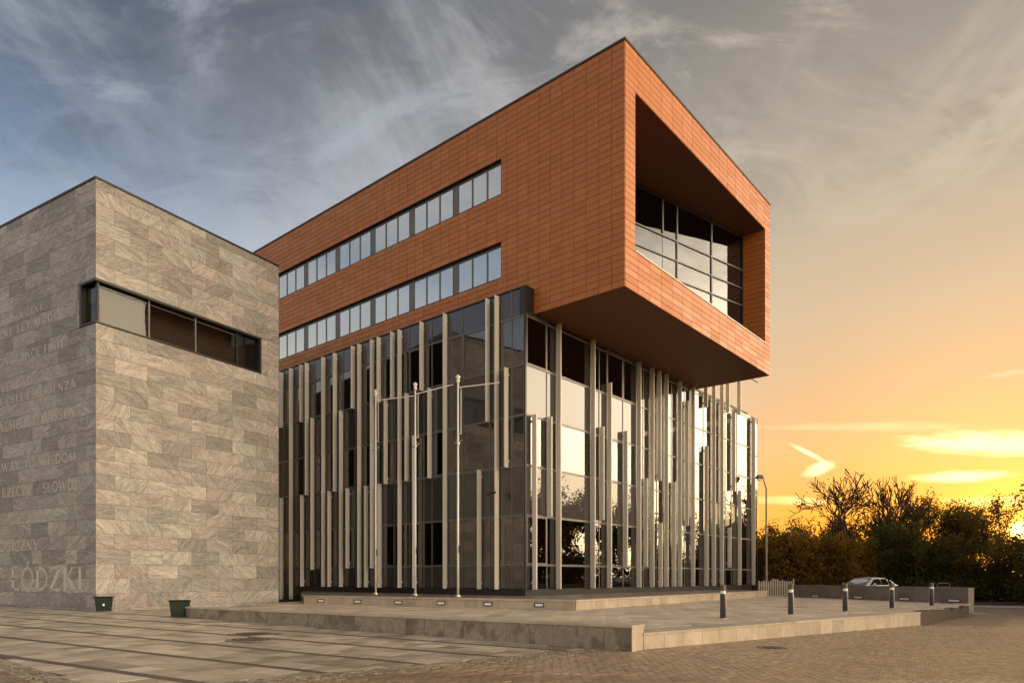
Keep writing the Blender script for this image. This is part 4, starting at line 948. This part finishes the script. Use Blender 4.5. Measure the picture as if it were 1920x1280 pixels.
# --- street lamp
lp = on_z(1436.5, 1112, -.2); lp = Vector((lp.x*50/lp.y, 50, -.3)); lx = (1436.8-960)/FPX*50; topz = z_at(912, 50); hx = (1424-960)/FPX*50; hz = z_at(895, 50)
rt = empty('street_lamp', (lx, 50, -.3)); tag(rt, 'tall grey street lamp with a short bent arm beside the glass corner', 'street lamp')
q = MB(); q.tube([(lx, 50, -.3), (lx, 50, .9), (lx, 50, .95), (lx, 50, topz-.1), (lx-.04, 50, topz), (hx+.25, 50, hz+.02)], [.13, .12, .085, .06, .055, .045], 10); q.obj('pole', MT['lamp_grey'], rt)
q = MB(); q.tube([(hx+.30, 50, hz), (hx+.18, 50, hz+.06), (hx-.12, 50, hz+.05), (hx-.28, 50, hz-.04)], [.07, .16, .17, .06], 10); q.obj('lamp_head', MT['frame'], rt)
q = MB(); q.tube([(hx+.15, 50, hz-.10), (hx-.14, 50, hz-.12)], [.09, .1], 8); q.obj('lens', MT['lens'], rt)
# --- picket fence of uneven pale slats
fa, fb = Vector((15.9, 44.6)), Vector((18.6, 45.8)); fd = (fb-fa).normalized(); FF = Frame(fa, fd, (fd.y, -fd.x)); fL = (fb-fa).length
rt = empty('picket_fence', (fa.x, fa.y, 0)); tag(rt, 'low fence of uneven pale vertical slats beside the glass corner', 'fence')
rr = random.Random(4)
for i in range(16):
    u = fL*i/15; h = 1.32+rr.uniform(-.10, .12); q = MB(); q.fbox(FF, u-.055, u+.055, 0, .05, -.3, h); q.obj('slat', MT['fence'], rt)
for z in (.35, 1.0): q = MB(); q.fbox(FF, -.08, fL+.08, -.05, -.002, z-.04, z+.04); q.obj('rail', MT['fence'], rt)
# --- small barrier frame beyond the grey wall
bx_ = (1769-960)/FPX*40; rt = empty('hoop_barrier', (bx_, 40, -.2)); tag(rt, 'low metal hoop barrier rising just above the grey wall', 'barrier')
q = MB(); q.tube([(bx_-.36, 40, -.25), (bx_-.36, 40, 1.10), (bx_-.3, 40, 1.16), (bx_+.3, 40, 1.16), (bx_+.36, 40, 1.10), (bx_+.36, 40, -.25)], .03, 8); q.obj('hoop', MT['frame'], rt)
q = MB(); q.tube([(bx_-.35, 40, .95), (bx_+.35, 40, .95)], .02, 8); q.obj('crossbar', MT['frame'], rt)
# --- parked car (front towards the viewer's left)
def make_car(loc, rz):
    rt = empty('parked_car', loc, rz); tag(rt, 'silver car parked on the road behind the grey wall', 'car')
    def loft(secs, name, matl, parent=rt, smooth=True, cap=True):
        q = MB(); n = len(secs[0])
        for s in secs: q.v += s
        for j in range(len(secs)-1):
            for i in range(n-1): a = j*n+i; q.f.append((a, a+1, a+n+1, a+n))
        if cap: q.f.append(tuple(range(n-1, -1, -1))); q.f.append(tuple((len(secs)-1)*n+i for i in range(n)))
        o = q.obj(name, matl, None, smooth); o.parent = parent; return o
    # lower body: sections along x (front is +x)
    S = [(2.12, .55, .30, .62), (2.05, .74, .24, .70), (1.75, .84, .20, .80), (1.3, .87, .19, .90), (.85, .88, .19, .97), (0, .885, .19, 1.0), (-.9, .885, .19, 1.02), (-1.6, .87, .2, 1.03), (-1.98, .80, .24, .98), (-2.1, .66, .32, .86)]
    secs = []
    for (x, w, zb, zt) in S:
        sh = zt-.10
        secs.append([(x, -w*.92, zb), (x, -w, zb+.14), (x, -w*1.0, sh-.1), (x, -w*.95, sh), (x, -w*.80, zt-.015), (x, 0, zt), (x, w*.80, zt-.015), (x, w*.95, sh), (x, w, sh-.1), (x, w, zb+.14), (x, w*.92, zb), (x, -w*.92, zb)])
    loft(secs, 'body', MT['car'])
    C = [(.98, .70, .98, .99), (.45, .655, .98, 1.31), (.15, .63, .98, 1.42), (-.4, .62, .98, 1.465), (-1.0, .615, .98, 1.44), (-1.45, .60, .98, 1.36), (-1.98, .66, .98, 1.0)]
    secs = [[(x, -.80, zb), (x, -w-.06, zb+(zt-zb)*.45), (x, -w+.02, zt-.05*min(1, (zt-zb)*3)), (x, -w*.72, zt), (x, 0, zt+.012), (x, w*.72, zt), (x, w-.02, zt-.05*min(1, (zt-zb)*3)), (x, w+.06, zb+(zt-zb)*.45), (x, .80, zb)] for (x, w, zb, zt) in C]
    loft(secs, 'cabin', MT['car'], cap=False)
    def pane(pts, name):
        q = MB(); q.poly(pts); o = q.obj(name, MT['carglass']); o.parent = rt
    off = .012
    pane([(.97+off, -.66, 1.012), (.97+off, .66, 1.012), (.20+off, .54, 1.425), (.20+off, -.54, 1.425)], 'windscreen')
    pane([(-1.94-off, .60, 1.03), (-1.94-off, -.60, 1.03), (-1.47-off, -.50, 1.36), (-1.47-off, .50, 1.36)], 'rear_window')
    for s in (-1, 1):
        def sp(x, z): w = .80+(.60-.80)*(z-.98)/.46; return (x, s*(w+.018), z)
        for (a, b, c, d) in ((.72, .12, .10, -.36), (-.42, -.44, -1.02, -1.0), (-1.08, -1.06, -1.55, -1.30)):
            pts = [sp(a, 1.03), sp(b, 1.37), sp(d, 1.385 if d > -1.2 else 1.3), sp(c if c > -.2 else c, 1.03)] if a > 0 else [sp(a, 1.03), sp(b, 1.39), sp(d, 1.38 if d > -1.2 else 1.29), sp(c, 1.03)]
            if a > 0: pts = [sp(.74, 1.03), sp(.18, 1.36), sp(-.36, 1.39), sp(-.36, 1.03)]
            pane(pts, 'side_window')
        q = MB(); q.tube([(.62, s*.88, 1.02), (.60, s*.98, 1.06), (.58, s*1.02, 1.05)], [.05, .09, .05], 8); o = q.obj('wing_mirror', MT['car'], None, True); o.parent = rt
        q = MB(); q.tube([(2.06, s*.48, .64), (1.95, s*.66, .67)], [.07, .08], 8); o = q.obj('headlight', MT['lens'], None, True); o.parent = rt
        q = MB(); q.tube([(-2.05, s*.60, .82), (-1.97, s*.72, .86)], [.09, .09], 8); o = q.obj('tail_light', MT['red'], None, True); o.parent = rt
        for x in (1.3, -1.28):
            q = MB()
            for (r0, y0) in (((.24), .74), (.31, .75), (.32, .80), (.31, .89), (.22, .90)): pass
            prof = [(.2, .72), (.31, .73), (.32, .76), (.32, .87), (.31, .90), (.21, .905)]; n = 20; i0 = 0
            for (r0, y0) in prof:
                for k in range(n): a = 2*math.pi*k/n; q.v.append((x+r0*math.cos(a), s*y0, .32+r0*math.sin(a)))
            for j in range(len(prof)-1):
                for k in range(n): a = j*n+k; b = j*n+(k+1) % n; q.f.append((a, b, b+n, a+n))
            wh = q.obj('wheel', MT['rubber'], None, True); wh.parent = rt
            q = MB()
            for k in range(5):
                a = 2*math.pi*k/5; c, d = math.cos(a), math.sin(a)
                q.poly([(x+c*.03-d*.04, s*.907, .32+d*.03+c*.04), (x+c*.2-d*.035, s*.903, .32+d*.2+c*.035), (x+c*.2+d*.035, s*.903, .32+d*.2-c*.035), (x+c*.03+d*.04, s*.907, .32+d*.03-c*.04)])
            q.lathe([(.05, 0), (.05, .01)], 10, (x, s*.9, .32)); o = q.obj('rim', MT['steel']); o.parent = wh
    return rt
cx = (1622-960)/FPX*42.5
make_car((cx, 42.5, -.02), R_(180+30)).scale = (1.06, 1.06, 1.04)
# ================================================================== TREES
class Tree:
    def __init__(s, seed): s.r = random.Random(seed); s.mb = MB(); s.tips = []
    def grow(s, p, d, L, rad, depth, maxd, spread, up, sides):
        n = 4 if depth < 2 else 3; pts = [p.copy()]; rs = [rad]; cur = p.copy(); dd = d.copy(); r = s.r; kids = []
        for i in range(n):
            dd = (dd+Vector((r.gauss(0, .13), r.gauss(0, .13), r.gauss(0, .08)+up*.08))).normalized(); cur = cur+dd*(L/n); pts.append(cur.copy()); rs.append(max(.019, rad*(1-.5*(i+1)/n)))
            if i >= (1 if depth else 2)-1 and depth < maxd:
                for _ in range(1 if i < n-1 else 2):
                    if r.random() < (.85 if depth else .95): kids.append((cur.copy(), dd.copy(), rs[-1]))
        s.mb.tube(pts, rs, max(3, sides-2*depth), False)
        if depth >= maxd-1: s.tips += pts[1:]
        for (q, dq, rq_) in kids:
            a = r.uniform(0, 2*math.pi); o = dq.orthogonal().normalized(); b = dq.cross(o); side = o*math.cos(a)+b*math.sin(a)
            nd = (dq+side*r.uniform(.55, 1.0)*spread+Vector((0, 0, up*.3))).normalized()
            s.grow(q, nd, L*r.uniform(.58, .78), rq_*r.uniform(.6, .8), depth+1, maxd, spread, up, sides)
def leaf_mesh(pts, n, size, spread, rr, name, matl):
    """n leaf-sized faces scattered round the given points"""
    P = np.array([tuple(p) for p in pts]); g = np.random.default_rng(rr)
    c = P[g.integers(0, len(P), n)]+g.normal(0, spread, (n, 3))
    a = g.normal(size=(n, 3)); a /= np.linalg.norm(a, axis=1)[:, None]; b = np.cross(a, g.normal(size=(n, 3))); b /= np.linalg.norm(b, axis=1)[:, None]
    s = size*g.uniform(.6, 1.3, (n, 1))
    V = np.stack([c-a*s*.55, c+b*s*.32, c+a*s*.55, c-b*s*.32], 1).reshape(-1, 3)
    me = bpy.data.meshes.new(name); me.vertices.add(4*n); me.vertices.foreach_set('co', V.astype(np.float32).ravel())
    me.loops.add(4*n); me.loops.foreach_set('vertex_index', np.arange(4*n, dtype=np.int32)); me.polygons.add(n); me.polygons.foreach_set('loop_start', np.arange(0, 4*n, 4, dtype=np.int32))
    me.materials.append(matl); me.update(); me.validate(); return me
def tree_proto(seed, H, maxd, spread, up, nleaf, lsize, lspread, matl, trunk=.38):
    t = Tree(seed); t.grow(Vector((0, 0, 0)), Vector((0, 0, 1)), H*trunk, H*.024, 0, maxd, spread, up, 9)
    top = max(v[2] for v in t.mb.v); k = H/top
    t.mb.v = [(x*k, y*k, z*k) for x, y, z in t.mb.v]
    return t.mb.mesh('trunk', MT['bark'], True), leaf_mesh([p*k for p in t.tips], nleaf, lsize, lspread, seed, 'crown', matl), H
def bush_proto(seed, H, Rr, nleaf, matl, lsize=.2):
    r = random.Random(seed); mb = MB(); tips = []
    for i in range(9):
        a = r.uniform(0, 6.28); e = r.uniform(.1, .6)*Rr; pts = [Vector((r.uniform(-.2, .2), r.uniform(-.2, .2), 0))]
        for j in range(4): pts.append(Vector((math.cos(a)*e*(j+1)/4+r.gauss(0, .12), math.sin(a)*e*(j+1)/4+r.gauss(0, .12), H*r.uniform(.75, .98)*(j+1)/4)))
        mb.tube(pts, [.07, .055, .04, .03, .015], 5, False)
    g = np.random.default_rng(seed)
    for i in range(150):                       # lumpy volume of leaf clumps
        a = g.uniform(0, 6.28); z = g.uniform(.04, 1); w = Rr*math.sqrt(max(.05, 1-abs(z-.35)**2*1.6))*math.sqrt(g.uniform(.15, 1))*g.uniform(.8, 1.12)
        tips.append((math.cos(a)*w, math.sin(a)*w, H*z*g.uniform(.88, 1.05)))
    return mb.mesh('stems', MT['bark'], True), leaf_mesh(tips, nleaf, lsize, .32, seed+1, 'foliage', matl), H
def place(proto, name, parts, label, cat, group, x, y, z, rz, s):
    rt = empty(name, (x, y, z), rz); rt.scale = (s[0], s[0], s[1]) if hasattr(s, '__len__') else (s, s, s)
    for me, nm in zip(proto[:2], parts):
        o = bpy.data.objects.new(nm, me); COL.objects.link(o); o.parent = rt
    return tag(rt, label, cat, group)
bare = tree_proto(8, 10, 5, .95, .40, 700, .15, .12, MT['leaf_y'], .24)
feath = tree_proto(12, 9, 5, .62, .8, 700, .14, .10, MT['leaf_o'], .30)
slim = tree_proto(23, 8, 4, .75, .5, 5200, .17, .22, MT['leaf_y'], .34)
full = tree_proto(31, 8, 4, .95, .35, 9000, .19, .30, MT['leaf_g'], .30)
aut = tree_proto(44, 7, 4, .95, .35, 9000, .19, .30, MT['leaf_o'], .28)
TG = 'trees beyond the road'
def wx(px, Y): return (px-960)/FPX*Y
def tree_at(proto, px, topy, Y, label, rz):
    H = z_at(topy, Y)+.4; s = H/proto[2]; place(proto, 'tree', ('trunk', 'crown'), label, 'tree', TG, wx(px, Y), Y, -.4, rz, (s, s))
tree_at(bare, 1603, 866, 54, 'tall nearly bare tree with spreading twigs above the thicket', .4)
tree_at(feath, 1690, 896, 61, 'feathery bare tree with upright branches beside the tall bare one', 1.2)
tree_at(feath, 1655, 930, 64, 'smaller feathery tree between the two bare trees', 2.9)
tree_at(slim, 1742, 918, 60, 'slim thin-leaved tree right of the feathery bare trees', .9)
tree_at(slim, 1712, 945, 66, 'low slim tree behind the feathery bare tree', 4.1)
tree_at(slim, 1845, 935, 59, 'open-crowned tree with sun shining through, left of the sun', 2.2)
tree_at(slim, 1900, 930, 57, 'open-crowned tree directly in front of the sun', 3.4)
tree_at(slim, 1775, 955, 63, 'short thin-leaved tree between the open-crowned trees and the thicket', 5.0)
tree_at(full, 1520, 962, 62, 'rounded dark tree left of the tall bare tree', .3)
tree_at(aut, 1475, 985, 60, 'orange autumn tree next to the street lamp', 1.7)
tree_at(aut, 1560, 990, 64, 'reddish autumn tree under the tall bare tree', 3.0)
bush = [bush_proto(71, 5, 3.0, 9000, MT['leaf_g']), bush_proto(72, 4.6, 3.2, 9000, MT['leaf_y']), bush_proto(73, 4.4, 2.8, 9000, MT['leaf_o'])]
BG = 'bushes in the thicket beyond the road'
rb = random.Random(9)
for i, (px, ty, Y, k, lb) in enumerate((
    (1440, 1000, 57, 0, 'dark bush behind the street lamp'), (1478, 1010, 55, 2, 'orange-brown bush behind the picket fence'), (1518, 1005, 56, 1, 'olive bush behind the end of the grey wall'), (1560, 1012, 55, 2, 'russet bush behind the parked car bonnet'),
    (1600, 1015, 57, 1, 'tall olive bush below the bare tree'), (1648, 988, 58, 0, 'tallest dark bush, domed, behind the parked car'), (1690, 985, 57, 0, 'dark green bush behind the car boot'), (1735, 1008, 58, 1, 'olive bush below the slim tree'),
    (1778, 1012, 56, 0, 'dark bush behind the hoop barrier'), (1812, 1048, 55, 2, 'low russet bush under the open-crowned tree'), (1850, 1056, 54, 0, 'low dark bush below the gap where the sun breaks through'), (1895, 1046, 53, 0, 'low dark bush straight under the sun'), (1940, 1000, 53, 1, 'olive bush at the end of the thicket past the sun'))):
    H = z_at(ty, Y)+.4; s = H/bush[k][2]; place(bush[k], 'bush', ('stems', 'foliage'), lb, 'bush', BG, wx(px, Y), Y, -.4, rb.uniform(0, 6), (max(.8, s*.9), s))
# low undergrowth in front of the thicket, one mass
g = np.random.default_rng(3); pts = [(g.uniform(16, 46), g.uniform(51.5, 54), g.uniform(-.3, 1.0)) for _ in range(500)]
o = bpy.data.objects.new('undergrowth', leaf_mesh(pts, 16000, .2, .35, 8, 'undergrowth', MT['leaf_g'])); COL.objects.link(o); tag(o, 'dark low undergrowth along the foot of the thicket', 'undergrowth', None, 'stuff')
# trees across the street to the right: only their reflections show in the glazing
for i, (x, y, k, h, lb) in enumerate(((40, 47, 'f', 11.5, 'dense leafy tree mirrored in the first bays past the glass corner'), (40, 40, 'a', 11, 'orange leafy tree mirrored in the first storey panes'), (44, 33, 's', 13, 'tall thin-leaved tree mirrored in the middle bays'), (42, 26, 'f', 11, 'round leafy tree mirrored low in the middle bays'), (46, 19, 'a', 11, 'orange tree mirrored low in the atrium glazing'), (45, 11, 'f', 10, 'leafy tree mirrored near the end screen'), (52, 40, 's', 14, 'tall open tree mirrored behind the orange one'), (54, 28, 'f', 12, 'far leafy tree mirrored behind the round one'))):
    pr_ = {'f': full, 'a': aut, 's': slim}[k]; place(pr_, 'tree', ('trunk', 'crown'), lb, 'tree', 'trees mirrored in the glazing', x, y, -.5, i*1.3, h/pr_[2])
for i, (x, y, k, lb) in enumerate(((37, 45, 0, 'dark bush under the mirrored dense tree'), (38.5, 38, 1, 'olive bush under the mirrored orange tree'), (40, 31, 0, 'dark bush under the mirrored tall tree'), (41, 24, 2, 'russet bush under the mirrored round tree'), (43, 17, 0, 'dark bush under the mirrored atrium tree'), (44, 9, 1, 'olive bush mirrored near the end screen'), (43, 42, 1, 'olive bush mirrored behind the dense tree'), (46, 28, 0, 'dark bush mirrored behind the round tree'))):
    place(bush[k], 'bush', ('stems', 'foliage'), lb, 'bush', 'bushes mirrored in the glazing', x, y, -.5, i*1.1, (1.25, .95))
